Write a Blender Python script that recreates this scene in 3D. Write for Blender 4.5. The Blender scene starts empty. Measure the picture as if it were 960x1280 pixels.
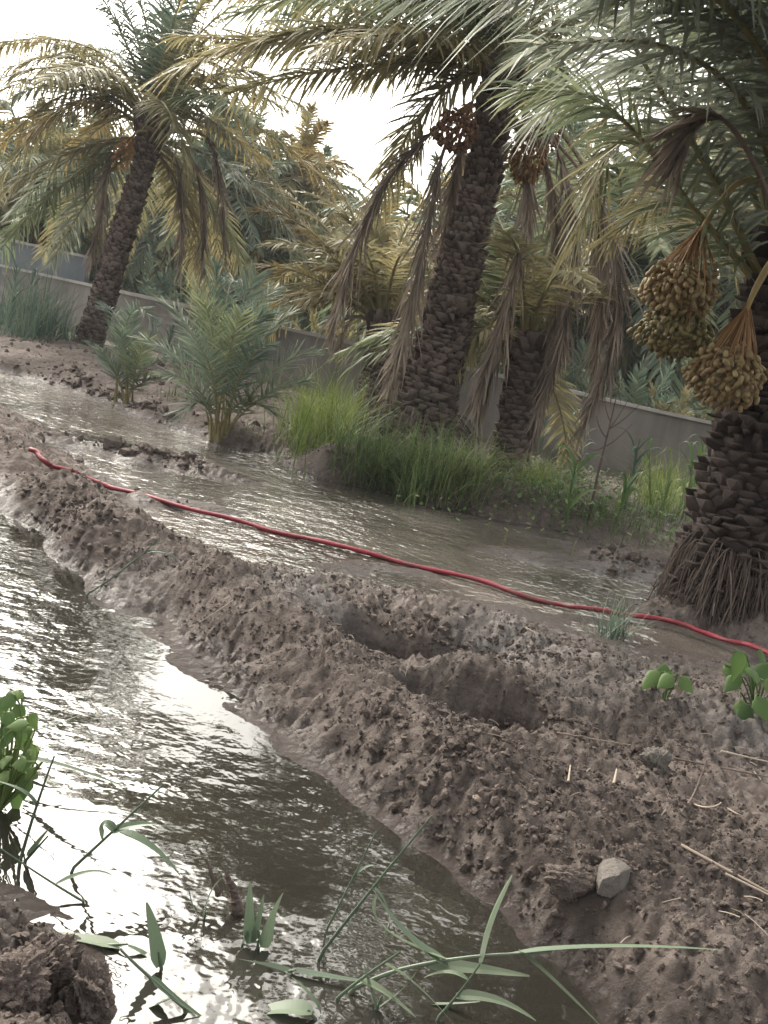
import bpy, math, random
import numpy as np
from mathutils import Matrix, Vector

R = math.radians
S = bpy.context.scene
COL = S.collection
rng = np.random.default_rng(7)

# ------------------------------------------------------------------ camera
W0, H0, F0 = 960.0, 1280.0, 1250.0
CAM = np.array([0.0, 0.0, 0.95])
PITCH, ROLL = math.atan(200 / 1250), R(12.4)
FW = np.array([0, math.cos(PITCH), -math.sin(PITCH)])
UP = np.array([0, math.sin(PITCH), math.cos(PITCH)])
RT = np.array([1.0, 0, 0])


def ray(px, py):
    dx, dy = px - W0 / 2, py - H0 / 2
    x = dx * math.cos(ROLL) + dy * math.sin(ROLL)
    y = -dx * math.sin(ROLL) + dy * math.cos(ROLL)
    return FW + RT * (x / F0) - UP * (y / F0)


def at_z(px, py, z):
    d = ray(px, py)
    return CAM + d * ((z - CAM[2]) / d[2])


def at_y(px, py, Y):
    d = ray(px, py)
    return CAM + d * (Y / d[1])


def project(P):
    P = np.asarray(P, float) - CAM
    zc = P @ FW
    x, y = P @ RT / zc * F0, -(P @ UP) / zc * F0
    return np.stack([x * math.cos(ROLL) - y * math.sin(ROLL) + W0 / 2,
                     x * math.sin(ROLL) + y * math.cos(ROLL) + H0 / 2], -1)


# ------------------------------------------------------------------ mesh helper
class Geo:
    def __init__(s):
        s.V, s.T, s.Q, s.mt, s.mq, s.A, s.n = [], [], [], [], [], [], 0

    def add(s, V, tris=None, quads=None, mat=0, var=0.5):
        V = np.asarray(V, float).reshape(-1, 3)
        s.V.append(V)
        s.A.append(np.broadcast_to(np.asarray(var, float), (len(V),)))
        if tris is not None and len(tris):
            t = np.asarray(tris, int).reshape(-1, 3) + s.n
            s.T.append(t); s.mt.append(np.full(len(t), mat))
        if quads is not None and len(quads):
            q = np.asarray(quads, int).reshape(-1, 4) + s.n
            s.Q.append(q); s.mq.append(np.full(len(q), mat))
        s.n += len(V)

    def tube(s, P, rad, sides=6, mat=0, var=0.5, flat=1.0):
        P = np.asarray(P, float)
        n = len(P)
        rad = np.broadcast_to(np.asarray(rad, float), (n,))
        T = np.gradient(P, axis=0)
        T /= np.linalg.norm(T, axis=1)[:, None] + 1e-9
        ref = np.array([0, 0, 1.0]) if abs(T[:, 2]).mean() < .8 else np.array([1.0, 0, 0])
        A = np.cross(T, ref); A /= np.linalg.norm(A, axis=1)[:, None] + 1e-9
        B = np.cross(A, T)
        th = np.linspace(0, 2 * np.pi, sides, endpoint=False)
        V = P[:, None] + rad[:, None, None] * (np.cos(th)[None, :, None] * A[:, None] + flat * np.sin(th)[None, :, None] * B[:, None])
        i, j = np.meshgrid(np.arange(n - 1), np.arange(sides), indexing='ij')
        j2 = (j + 1) % sides
        q = np.stack([i * sides + j, i * sides + j2, (i + 1) * sides + j2, (i + 1) * sides + j], -1).reshape(-1, 4)
        V = np.concatenate([V.reshape(-1, 3), P[:1], P[-1:]])
        k = np.arange(sides); k2 = (k + 1) % sides
        c0, c1 = n * sides, n * sides + 1
        t = np.concatenate([np.stack([np.full(sides, c0), k2, k], -1),
                            np.stack([np.full(sides, c1), (n - 1) * sides + k, (n - 1) * sides + k2], -1)])
        s.add(V, t, q, mat, var)

    def mesh(s, name, mats, smooth=False):
        V = np.concatenate(s.V) if s.V else np.zeros((0, 3))
        T = np.concatenate(s.T) if s.T else np.zeros((0, 3), int)
        Q = np.concatenate(s.Q) if s.Q else np.zeros((0, 4), int)
        me = bpy.data.meshes.new(name)
        me.vertices.add(len(V)); me.vertices.foreach_set('co', V.ravel())
        nl = len(T) * 3 + len(Q) * 4
        me.loops.add(nl)
        me.loops.foreach_set('vertex_index', np.concatenate([T.ravel(), Q.ravel()]).astype(np.int32))
        me.polygons.add(len(T) + len(Q))
        st = np.concatenate([np.arange(len(T)) * 3, len(T) * 3 + np.arange(len(Q)) * 4])
        me.polygons.foreach_set('loop_start', st.astype(np.int32))
        mi = np.concatenate(([np.concatenate(s.mt)] if s.mt else []) + ([np.concatenate(s.mq)] if s.mq else []))
        for m in mats: me.materials.append(m)
        me.polygons.foreach_set('material_index', mi.astype(np.int32))
        me.polygons.foreach_set('use_smooth', np.full(len(mi), smooth))
        a = me.attributes.new('var', 'FLOAT', 'POINT')
        a.data.foreach_set('value', np.concatenate(s.A).astype(np.float32))
        me.update(); me.validate()
        return me

    def build(s, name, mats, parent=None, smooth=False):
        if not isinstance(mats, (list, tuple)): mats = [mats]
        return link(name, s.mesh(name, mats, smooth), parent)


def link(name, me, parent=None):
    o = bpy.data.objects.new(name, me); COL.objects.link(o)
    if parent is not None:
        o.parent = parent
        o.matrix_parent_inverse = Matrix.Translation(-Vector(parent.location))
    return o


def tag(o, label=None, cat=None, group=None, kind=None):
    if label: o['label'] = label
    if cat: o['category'] = cat
    if group: o['group'] = group
    if kind: o['kind'] = kind
    return o


def thing(name, label, cat, loc=(0, 0, 0), group=None):
    o = bpy.data.objects.new(name, None); COL.objects.link(o)
    o.location = tuple(float(v) for v in loc); o.empty_display_size = .1
    return tag(o, label, cat, group)


def copy_tree(o, parent=None):
    c = o.copy(); COL.objects.link(c)
    if parent is not None: c.parent = parent
    for ch in list(o.children): copy_tree(ch, c)
    return c


def catmull(P, n):
    P = np.asarray(P, float)
    if len(P) == 2:
        t = np.linspace(0, 1, n)[:, None]
        return P[0] * (1 - t) + P[1] * t
    if len(P) == 3:
        c = 2 * P[1] - .5 * (P[0] + P[2]); t = np.linspace(0, 1, n)[:, None]
        return (1 - t) ** 2 * P[0] + 2 * t * (1 - t) * c + t * t * P[2]
    E = np.concatenate([[2 * P[0] - P[1]], P, [2 * P[-1] - P[-2]]])
    u = np.linspace(0, len(P) - 1 - 1e-6, n); i = u.astype(int); t = (u - i)[:, None]
    a, b, c, d = E[i], E[i + 1], E[i + 2], E[i + 3]
    return .5 * (2 * b + (c - a) * t + (2 * a - 5 * b + 4 * c - d) * t ** 2 + (3 * b - a - 3 * c + d) * t ** 3)


def perlin(x, y, seed=0):
    xi, yi = np.floor(x).astype(np.int64), np.floor(y).astype(np.int64)
    xf, yf = x - xi, y - yi
    def g(ix, iy):
        h = (ix * 374761393 + iy * 668265263 + seed * 974634777) & 0x7fffffff
        h = ((h ^ (h >> 13)) * 1274126177) & 0x7fffffff
        h = h ^ (h >> 16)
        a = (h & 0xffff) / 65536.0 * 2 * np.pi
        return np.cos(a), np.sin(a)
    u, v = xf * xf * xf * (xf * (xf * 6 - 15) + 10), yf * yf * yf * (yf * (yf * 6 - 15) + 10)
    def d(ox, oy):
        gx, gy = g(xi + ox, yi + oy)
        return gx * (xf - ox) + gy * (yf - oy)
    a = d(0, 0) * (1 - u) + d(1, 0) * u
    b = d(0, 1) * (1 - u) + d(1, 1) * u
    return (a * (1 - v) + b * v) * 1.5


# ------------------------------------------------------------------ materials
def new_mat(name):
    m = bpy.data.materials.new(name); m.use_nodes = True
    nt = m.node_tree; nt.nodes.clear()
    return m, nt


def N(nt, t, **kw):
    n = nt.nodes.new(t)
    for k, v in kw.items():
        if k.startswith('i_'): n.inputs[k[2:].replace('_', ' ')].default_value = v
        else: setattr(n, k, v)
    return n


def ramp(nt, stops):
    r = nt.nodes.new('ShaderNodeValToRGB'); e = r.color_ramp.elements
    while len(e) > 1: e.remove(e[-1])
    for i, (p, c) in enumerate(stops):
        el = e[0] if i == 0 else e.new(p)
        el.position = p; el.color = (*c, 1)
    return r


def leaf_mat(name, stops, trans=.4, rough=.5, spec=.3):
    m, nt = new_mat(name); L = nt.links.new
    at = N(nt, 'ShaderNodeAttribute', attribute_name='var')
    oi = N(nt, 'ShaderNodeObjectInfo')
    mr = N(nt, 'ShaderNodeMath', operation='MULTIPLY_ADD'); L(oi.outputs['Random'], mr.inputs[0]); mr.inputs[1].default_value = .4; mr.inputs[2].default_value = -.2
    no = N(nt, 'ShaderNodeTexNoise', i_Scale=3.0)
    tc = N(nt, 'ShaderNodeNewGeometry'); L(tc.outputs['Position'], no.inputs['Vector'])
    m2 = N(nt, 'ShaderNodeMath', operation='MULTIPLY_ADD'); L(no.outputs['Fac'], m2.inputs[0]); m2.inputs[1].default_value = .5; m2.inputs[2].default_value = -.25
    ad = N(nt, 'ShaderNodeMath', operation='ADD'); L(at.outputs['Fac'], ad.inputs[0]); L(mr.outputs[0], ad.inputs[1])
    a2 = N(nt, 'ShaderNodeMath', operation='ADD'); L(ad.outputs[0], a2.inputs[0]); L(m2.outputs[0], a2.inputs[1])
    rp = ramp(nt, stops); L(a2.outputs[0], rp.inputs[0])
    p = N(nt, 'ShaderNodeBsdfPrincipled'); L(rp.outputs[0], p.inputs['Base Color'])
    p.inputs['Roughness'].default_value = rough; p.inputs['Specular IOR Level'].default_value = spec
    o = N(nt, 'ShaderNodeOutputMaterial')
    if trans > 0:
        t = N(nt, 'ShaderNodeBsdfTranslucent'); L(rp.outputs[0], t.inputs['Color'])
        x = N(nt, 'ShaderNodeMixShader'); x.inputs[0].default_value = trans
        L(p.outputs[0], x.inputs[1]); L(t.outputs[0], x.inputs[2]); L(x.outputs[0], o.inputs[0])
    else:
        L(p.outputs[0], o.inputs[0])
    return m


def rough_mat(name, stops, scale=20, rough=.85, bump=.4, bscale=60, use_var=.5, spec=.25):
    m, nt = new_mat(name); L = nt.links.new
    geo = N(nt, 'ShaderNodeNewGeometry')
    no = N(nt, 'ShaderNodeTexNoise', i_Scale=scale, i_Detail=6.0, i_Roughness=.65); L(geo.outputs['Position'], no.inputs['Vector'])
    at = N(nt, 'ShaderNodeAttribute', attribute_name='var')
    mx = N(nt, 'ShaderNodeMix'); mx.inputs[0].default_value = use_var
    L(no.outputs['Fac'], mx.inputs[2]); L(at.outputs['Fac'], mx.inputs[3])
    rp = ramp(nt, stops); L(mx.outputs[0], rp.inputs[0])
    p = N(nt, 'ShaderNodeBsdfPrincipled'); L(rp.outputs[0], p.inputs['Base Color'])
    p.inputs['Roughness'].default_value = rough; p.inputs['Specular IOR Level'].default_value = spec
    n2 = N(nt, 'ShaderNodeTexNoise', i_Scale=bscale, i_Detail=5.0, i_Roughness=.7); L(geo.outputs['Position'], n2.inputs['Vector'])
    b = N(nt, 'ShaderNodeBump', i_Strength=bump, i_Distance=.02); L(n2.outputs['Fac'], b.inputs['Height']); L(b.outputs[0], p.inputs['Normal'])
    o = N(nt, 'ShaderNodeOutputMaterial'); L(p.outputs[0], o.inputs[0])
    return m


M = {}
M['green'] = leaf_mat('palm_leaf_green', [(0, (0.0854, 0.1196, 0.06832)), (.5, (0.1623, 0.1964, 0.111)), (1, (0.2733, 0.2818, 0.1537))])
M['teal'] = leaf_mat('palm_leaf_bluish', [(0, (.06, .09, .07)), (.5, (.115, .155, .115)), (1, (.20, .235, .155))], trans=.4)
M['olive'] = leaf_mat('palm_leaf_olive', [(0, (0.1452, 0.1452, 0.07686)), (.5, (0.2562, 0.2306, 0.1196)), (1, (0.3928, 0.3245, 0.1623))])
M['gold'] = leaf_mat('palm_leaf_yellowing', [(0, (.12, .105, .055)), (.5, (.25, .19, .075)), (1, (.40, .28, .085))])
M['grey'] = leaf_mat('palm_leaf_grey_green', [(0, (0.1159, 0.1403, 0.1098)), (.5, (0.2074, 0.2318, 0.183)), (1, (0.3416, 0.3538, 0.2684))], trans=.45)
M['dry'] = leaf_mat('palm_leaf_dead', [(0, (.11, .09, .075)), (.5, (.25, .20, .16)), (1, (.40, .33, .265))], trans=.15, rough=.75)
M['rachis'] = rough_mat('frond_stem', [(.2, (.12, .11, .05)), (.6, (.22, .19, .09)), (.9, (.30, .25, .13))], 15, .55, .15)
M['rachis_dry'] = rough_mat('dead_frond_stem', [(.2, (.12, .09, .075)), (.8, (.26, .20, .16))], 15, .8, .2)
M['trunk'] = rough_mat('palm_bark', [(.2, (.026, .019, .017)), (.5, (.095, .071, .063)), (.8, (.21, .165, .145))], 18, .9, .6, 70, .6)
M['trunk_dark'] = rough_mat('old_palm_bark', [(.2, (.014, .010, .009)), (.5, (.048, .035, .031)), (.8, (.115, .09, .08))], 18, .9, .6, 70, .6)
M['fibre'] = rough_mat('palm_fibre', [(.2, (.06, .042, .034)), (.8, (.17, .12, .095))], 30, .95, .6, 120)
M['root'] = rough_mat('palm_root', [(.2, (.045, .034, .03)), (.8, (.15, .118, .10))], 30, .9, .3)
M['grass'] = leaf_mat('grass_blade', [(0, (.045, .075, .028)), (.5, (.10, .15, .055)), (1, (.21, .25, .10))], .35)
M['grass_bright'] = leaf_mat('grass_blade_bright', [(0, (.06, .10, .025)), (.5, (.13, .19, .045)), (1, (.25, .29, .08))], .35)
M['weed'] = leaf_mat('weed_leaf', [(0, (.05, .10, .04)), (.5, (.11, .18, .06)), (1, (.25, .29, .09))], .3)
M['weed_blue'] = leaf_mat('weed_leaf_bluish', [(0, (.05, .085, .06)), (.5, (.10, .15, .11)), (1, (.20, .25, .17))], .3)
M['broad'] = leaf_mat('broad_leaf', [(0, (.045, .085, .03)), (.5, (.09, .155, .045)), (1, (.17, .24, .075))], .35)
M['reed'] = leaf_mat('reed_leaf', [(0, (.055, .085, .055)), (.5, (.10, .14, .09)), (1, (.20, .24, .16))], .25, .4, .4)
M['straw'] = leaf_mat('straw', [(0, (.16, .125, .10)), (.5, (.27, .215, .17)), (1, (.42, .35, .28))], 0, .7)
M['twig'] = rough_mat('twig_bark', [(.2, (.06, .045, .04)), (.8, (.20, .15, .13))], 40, .85, .3)
M['stone'] = rough_mat('stone', [(.2, (.08, .07, .062)), (.8, (.175, .158, .142))], 14, .85, .5, 50, .3)
M['clod'] = rough_mat('soil_clod', [(.2, (.058, .045, .039)), (.8, (.175, .140, .124))], 14, .95, .9, 60, .5)
M['stalk'] = rough_mat('date_stalk', [(.2, (.20, .14, .05)), (.8, (.33, .25, .11))], 20, .5, .1)
M['strand'] = rough_mat('date_strand', [(.2, (.19, .095, .038)), (.8, (.30, .17, .07))], 20, .5, .1)


def date_mat(name, stops):
    m, nt = new_mat(name); L = nt.links.new
    oi = N(nt, 'ShaderNodeObjectInfo'); at = N(nt, 'ShaderNodeAttribute', attribute_name='var')
    ad = N(nt, 'ShaderNodeMath', operation='ADD'); L(oi.outputs['Random'], ad.inputs[0]); L(at.outputs['Fac'], ad.inputs[1])
    fr = N(nt, 'ShaderNodeMath', operation='FRACT'); L(ad.outputs[0], fr.inputs[0])
    rp = ramp(nt, stops); L(fr.outputs[0], rp.inputs[0])
    p = N(nt, 'ShaderNodeBsdfPrincipled'); L(rp.outputs[0], p.inputs['Base Color'])
    p.inputs['Roughness'].default_value = .5; p.inputs['Specular IOR Level'].default_value = .3
    o = N(nt, 'ShaderNodeOutputMaterial'); L(p.outputs[0], o.inputs[0])
    return m


M['date_tan'] = date_mat('date_tan', [(0, (.15, .10, .045)), (.5, (.215, .155, .072)), (.85, (.28, .215, .105)), (1, (.13, .07, .034))])
M['date_olive'] = date_mat('date_olive', [(0, (.085, .075, .028)), (.5, (.14, .115, .045)), (.85, (.19, .15, .065)), (1, (.10, .06, .03))])
M['date_red'] = date_mat('date_brown', [(0, (.095, .045, .03)), (.5, (.15, .075, .045)), (1, (.22, .12, .065))])
M['date_gold'] = date_mat('date_gold', [(0, (.11, .055, .022)), (.5, (.17, .09, .032)), (1, (.23, .13, .05))])
M['date_orange'] = date_mat('date_orange', [(0, (.34, .15, .05)), (1, (.42, .22, .07))])


def ground_mat():
    m, nt = new_mat('mud'); L = nt.links.new
    geo = N(nt, 'ShaderNodeNewGeometry')
    sx = N(nt, 'ShaderNodeSeparateXYZ'); L(geo.outputs['Position'], sx.inputs[0])
    n1 = N(nt, 'ShaderNodeTexNoise', i_Scale=3.2, i_Detail=7.0, i_Roughness=.62); L(geo.outputs['Position'], n1.inputs['Vector'])
    n2 = N(nt, 'ShaderNodeTexNoise', i_Scale=28.0, i_Detail=6.0, i_Roughness=.7); L(geo.outputs['Position'], n2.inputs['Vector'])
    mx = N(nt, 'ShaderNodeMix'); mx.inputs[0].default_value = .55; L(n1.outputs['Fac'], mx.inputs[2]); L(n2.outputs['Fac'], mx.inputs[3])
    rp = ramp(nt, [(.25, (.053, .041, .036)), (.45, (.114, .091, .080)), (.58, (.167, .136, .121)), (.72, (.245, .209, .19))])
    L(mx.outputs[0], rp.inputs[0])
    n4 = N(nt, 'ShaderNodeTexNoise', i_Scale=1.4, i_Detail=4.0, i_Roughness=.55, i_Distortion=.6); L(geo.outputs['Position'], n4.inputs['Vector'])
    mr4 = ramp(nt, [(.38, (.58, .55, .53)), (.52, (1, 1, 1)), (.66, (1.28, 1.27, 1.25))]); L(n4.outputs['Fac'], mr4.inputs[0])
    mm = N(nt, 'ShaderNodeMix', data_type='RGBA', blend_type='MULTIPLY'); mm.inputs[0].default_value = .8; L(rp.outputs[0], mm.inputs[6]); L(mr4.outputs[0], mm.inputs[7])
    at = N(nt, 'ShaderNodeAttribute', attribute_name='var')      # grey dried crust
    gm = N(nt, 'ShaderNodeMix', data_type='RGBA'); gr = ramp(nt, [(.3, (.10, .09, .085)), (.65, (.24, .22, .21))])
    L(n2.outputs['Fac'], gr.inputs[0]); L(at.outputs['Fac'], gm.inputs[0]); L(mm.outputs[2], gm.inputs[6]); L(gr.outputs[0], gm.inputs[7])
    # wet near the waterline
    zz = N(nt, 'ShaderNodeMath', operation='MULTIPLY_ADD'); L(n1.outputs['Fac'], zz.inputs[0]); zz.inputs[1].default_value = -.06; L(sx.outputs['Z'], zz.inputs[2])
    wt = N(nt, 'ShaderNodeMapRange'); L(zz.outputs[0], wt.inputs[0])
    wt.inputs[1].default_value = -.02; wt.inputs[2].default_value = .03; wt.inputs[3].default_value = 1; wt.inputs[4].default_value = 0
    wm = N(nt, 'ShaderNodeMix', data_type='RGBA', blend_type='MULTIPLY'); L(wt.outputs[0], wm.inputs[0]); L(gm.outputs[2], wm.inputs[6]); wm.inputs[7].default_value = (.5, .48, .48, 1)
    p = N(nt, 'ShaderNodeBsdfPrincipled'); L(wm.outputs[2], p.inputs['Base Color'])
    rr = N(nt, 'ShaderNodeMapRange'); L(wt.outputs[0], rr.inputs[0]); rr.inputs[3].default_value = .92; rr.inputs[4].default_value = .2
    L(rr.outputs[0], p.inputs['Roughness']); p.inputs['Specular IOR Level'].default_value = .35
    n3 = N(nt, 'ShaderNodeTexNoise', i_Scale=55.0, i_Detail=8.0, i_Roughness=.75); L(geo.outputs['Position'], n3.inputs['Vector'])
    v = N(nt, 'ShaderNodeTexVoronoi', i_Scale=38.0); L(geo.outputs['Position'], v.inputs['Vector'])
    sm = N(nt, 'ShaderNodeMath', operation='MULTIPLY_ADD'); L(v.outputs['Distance'], sm.inputs[0]); sm.inputs[1].default_value = -.5; L(n3.outputs['Fac'], sm.inputs[2])
    b = N(nt, 'ShaderNodeBump', i_Strength=.9, i_Distance=.025); L(sm.outputs[0], b.inputs['Height']); L(b.outputs[0], p.inputs['Normal'])
    o = N(nt, 'ShaderNodeOutputMaterial'); L(p.outputs[0], o.inputs[0])
    return m


def water_mat(lo, hi, sc=7.0, fine=.3, muddy=False):
    m, nt = new_mat('muddy_water'); L = nt.links.new
    geo = N(nt, 'ShaderNodeNewGeometry')
    n1 = N(nt, 'ShaderNodeTexNoise', i_Scale=sc, i_Detail=2.5, i_Roughness=.5); L(geo.outputs['Position'], n1.inputs['Vector'])
    n2 = N(nt, 'ShaderNodeTexNoise', i_Scale=24.0, i_Detail=2.0, i_Roughness=.5); L(geo.outputs['Position'], n2.inputs['Vector'])
    n0 = N(nt, 'ShaderNodeTexNoise', i_Scale=1.3, i_Detail=2.0); L(geo.outputs['Position'], n0.inputs['Vector'])
    cal = N(nt, 'ShaderNodeMapRange'); L(n0.outputs['Fac'], cal.inputs[0]); cal.inputs[1].default_value = .4; cal.inputs[2].default_value = .62; cal.inputs[3].default_value = lo; cal.inputs[4].default_value = hi
    sm = N(nt, 'ShaderNodeMath', operation='MULTIPLY_ADD'); L(n2.outputs['Fac'], sm.inputs[0]); sm.inputs[1].default_value = fine; L(n1.outputs['Fac'], sm.inputs[2])
    b = N(nt, 'ShaderNodeBump', i_Distance=.03); L(cal.outputs[0], b.inputs['Strength']); L(sm.outputs[0], b.inputs['Height'])
    p = N(nt, 'ShaderNodeBsdfPrincipled')
    rp = ramp(nt, [(.35, (.045, .040, .033)), (.65, (.135, .12, .104))] if muddy else [(.3, (.013, .012, .0095)), (.7, (.034, .031, .026))]); L(n0.outputs['Fac'], rp.inputs[0]); L(rp.outputs[0], p.inputs['Base Color'])
    p.inputs['Roughness'].default_value = .03; p.inputs['IOR'].default_value = 1.75 if muddy else 1.72
    L(b.outputs[0], p.inputs['Normal'])
    o = N(nt, 'ShaderNodeOutputMaterial'); L(p.outputs[0], o.inputs[0])
    return m


M['ground'] = ground_mat()
M['water'] = water_mat(.75, 1.0, 8.0, .32, True)
M['water_still'] = water_mat(.05, .5, 5.0, .3)

# ------------------------------------------------------------------ terrain height field
CP = []
def cp(z, *pts):
    for p in pts:
        CP.append((*at_z(p[0], p[1], z)[:2], z))
# near ditch: bed, waterline, foot of the ridge
cp(-.12, (40, 760), (130, 880), (220, 980), (330, 1100), (440, 1200), (80, 1000), (210, 1160), (330, 1270), (560, 1265), (-160, 860), (-150, 1000), (250, 1400), (500, 1420), (10, 700), (620, 1330), (-200, 740))
cp(0, (760, 1278), (690, 1200), (640, 1150), (560, 1085), (480, 1030), (410, 975), (330, 915), (265, 860), (205, 805), (165, 770), (105, 735), (55, 690), (30, 655), (0, 628), (-80, 570), (840, 1360))
cp(-.025, (730, 1304), (660, 1228), (610, 1178), (530, 1114), (450, 1059), (380, 1004), (300, 944), (236, 889), (178, 834), (138, 799), (80, 764))
cp(.012, (755, 1255), (682, 1180), (632, 1130), (552, 1066), (470, 1010), (400, 955), (322, 896), (258, 842), (200, 788))
cp(.058, (690, 1140), (610, 1065), (530, 1005), (460, 948), (380, 878), (300, 805), (235, 755), (110, 690), (75, 650), (30, 600), (780, 1225))
# ridge crest
cp(.15, (20, 545), (70, 595), (110, 632), (-60, 500))
cp(.10, (185, 690), (205, 702))
cp(.14, (255, 722), (330, 768), (410, 820), (500, 880), (590, 945))
cp(.135, (680, 1010), (760, 1070), (850, 1140), (940, 1210), (1050, 1290))
# hollow and trampled plateau behind the ridge
cp(.06, (440, 800), (480, 806), (520, 811), (560, 818), (600, 824))
cp(.07, (545, 862), (580, 874), (615, 884), (650, 893))
cp(.09, (690, 900), (505, 850))
cp(.075, (640, 925), (720, 960), (800, 1010), (870, 1060), (950, 1110), (760, 910), (860, 960), (950, 1000), (1050, 1100), (1100, 1000))
# second bank along the channel and its grey lumps
cp(.14, (330, 722), (420, 744), (500, 754), (570, 768), (640, 790), (700, 808))
cp(.14, (590, 834), (650, 832), (710, 846), (790, 872), (860, 882), (930, 893), (1000, 905))
cp(.06, (770, 832), (830, 846), (880, 850), (940, 850))
# channel edge, bed, far bank
cp(0, (150, 625), (185, 652), (250, 690), (330, 708), (400, 724), (470, 733), (560, 748), (640, 768), (720, 788), (790, 803), (860, 814), (930, 826))
cp(-.04, (210, 622), (300, 655), (400, 686), (500, 706), (600, 733), (700, 757), (780, 782), (450, 655), (560, 680), (660, 705), (740, 722), (370, 640), (860, 802), (280, 625))
cp(-.06, (0, 486), (80, 510), (160, 535), (240, 556), (320, 578), (120, 584), (180, 598), (250, 612), (60, 548), (-80, 455), (380, 605), (480, 628))
cp(.035, (35, 524), (70, 540), (105, 554), (180, 573), (240, 584), (300, 593))
cp(0, (0, 466), (70, 486), (150, 508), (260, 553), (340, 578), (420, 604), (500, 626), (580, 643), (660, 660), (720, 674), (800, 716), (835, 724), (-90, 440))
cp(.04, (745, 690), (790, 698), (835, 706))
cp(.12, (0, 447), (100, 470), (200, 505), (275, 535), (400, 575), (480, 590), (560, 612), (640, 630), (720, 645), (820, 670))
cp(.20, (112, 430), (60, 432), (180, 440), (0, 425))
cp(.13, (525, 575), (630, 590), (470, 520), (720, 610), (800, 640), (860, 650))
# mound of the fat palm on the channel edge
cp(.13, (905, 752), (870, 745), (950, 770)); cp(.03, (825, 752), (850, 775), (930, 800), (810, 764))
# muddy spit at the ditch's other side
cp(.055, (50, 1215), (20, 1250), (80, 1245)); cp(.0, (150, 1278), (120, 1170), (0, 1100)); cp(.10, (0, 1290), (60, 1310), (-60, 1250)); cp(.15, (-150, 1290), (-100, 1400))
for Y in (14, 20, 30, 60, 140):
    for X in np.linspace(-1.2 * Y, 1.2 * Y, 7): CP.append((X, Y, .15 + (Y > 50) * .3))
for X in (8, 12): CP.append((X, 5, .15)); CP.append((-X, 6, .15)); CP.append((X, 9, .15)); CP.append((X, 1, .15)); CP.append((-X, 1, .15))
CP.append((0, -1, .1)); CP.append((4, -1, .1)); CP.append((-4, -1, .1))
CP = np.array(CP)
_c2 = .012


def _phi(A, B):
    return np.sqrt(((A[:, None] - B[None]) ** 2).sum(-1) + _c2)


_K = _phi(CP[:, :2], CP[:, :2]) - 6e-4 * np.eye(len(CP))
_n = len(CP)
_A = np.zeros((_n + 3, _n + 3)); _A[:_n, :_n] = _K; _A[:_n, _n] = 1; _A[:_n, _n + 1:] = CP[:, :2]; _A[_n:, :_n] = _A[:_n, _n:].T
_w = np.linalg.solve(_A, np.concatenate([CP[:, 2], np.zeros(3)]))


def base_h(x, y):
    P = np.stack([np.ravel(x), np.ravel(y)], -1)
    out = np.empty(len(P))
    for i in range(0, len(P), 20000):
        p = P[i:i + 20000]
        out[i:i + 20000] = _phi(p, CP[:, :2]) @ _w[:_n] + _w[_n] + p @ _w[_n + 1:]
    return np.clip(out, -.16, .6).reshape(np.shape(x))


TR = []
for pts_, dp_, w_ in (([(452, 790), (500, 800), (560, 812), (618, 820)], .085, .045), ([(520, 845), (560, 862), (610, 878), (668, 890)], .07, .05), ([(250, 716), (300, 738), (330, 752)], .07, .04)):
    TR.append((catmull([[*at_z(*p, .08)[:2], 0] for p in pts_], 30)[:, :2], dp_, w_))


def trench(x, y):
    out = np.zeros(np.shape(x))
    for L_, dp_, w_ in TR:
        lo, hi = L_.min(0) - .3, L_.max(0) + .3
        m_ = (x > lo[0]) & (x < hi[0]) & (y > lo[1]) & (y < hi[1])
        if not np.any(m_): continue
        q_ = np.stack([x[m_], y[m_]], -1); d_ = np.sqrt(((q_[:, None] - L_[None]) ** 2).sum(-1)).min(1)
        d_ = d_ * (1 + .5 * perlin(q_[:, 0] * 7, q_[:, 1] * 7, 61))
        out[m_] = np.maximum(out[m_], dp_ * np.exp(-(d_ / w_) ** 4))
    return out


def height(x, y):
    x, y = np.asarray(x, float), np.asarray(y, float)
    x, y = np.atleast_1d(x), np.atleast_1d(y)
    b = base_h(x, y)
    k = np.clip((b - .003) / .035, .06, 1)
    b = np.where(b > 0, np.where(b < .014, b * .35, .0049 + (b - .014) * 1.08), b)
    wx, wy = x + .05 * perlin(x * 5, y * 5, 11), y + .05 * perlin(x * 5, y * 5, 12)
    n = .018 * perlin(x * 2.1, y * 2.1, 1) + .020 * perlin(wx * 5, wy * 5, 2)
    n += .020 * (.25 - np.abs(perlin(wx * 9, wy * 9, 3))) + .024 * (.25 - np.abs(perlin(wx * 19 + 3, wy * 19, 4))) + .012 * perlin(wx * 27, wy * 27, 14)
    near = np.clip((9 - y) / 4, 0, 1)
    n += near * (.012 * (.2 - np.abs(perlin(wx * 34, wy * 34, 5))) + .016 * perlin(x * 62 + 2 * perlin(x * 20, y * 20, 8), y * 62, 6))
    bar = np.clip((y - 3.6) / .8, 0, 1) * np.clip((b + .10) / .06, 0, 1) * np.clip(-b / .015, 0, 1)
    bx, by = x * .94 + y * .34, -x * .34 + y * .94
    bar = bar * (.075 * np.clip(perlin(bx * .9 + 4, by * 2.6, 71) + .35 * perlin(bx * 3, by * 6, 72) - .02, 0, .75) + .012 * np.abs(perlin(x * 9, y * 9, 73)) * (perlin(bx * .9 + 4, by * 2.6, 71) > 0))
    out = b + n * k - trench(x, y) + bar
    return out if out.size > 1 else out.reshape(-1)[0]


def hpt(px, py, z=None):
    """point of the terrain seen at a pixel"""
    z = .1 if z is None else z
    for _ in range(8):
        p = at_z(px, py, z)
        z = .5 * z + .5 * float(height(p[0], p[1]))
    p = at_z(px, py, z)
    return np.array([p[0], p[1], z])


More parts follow.
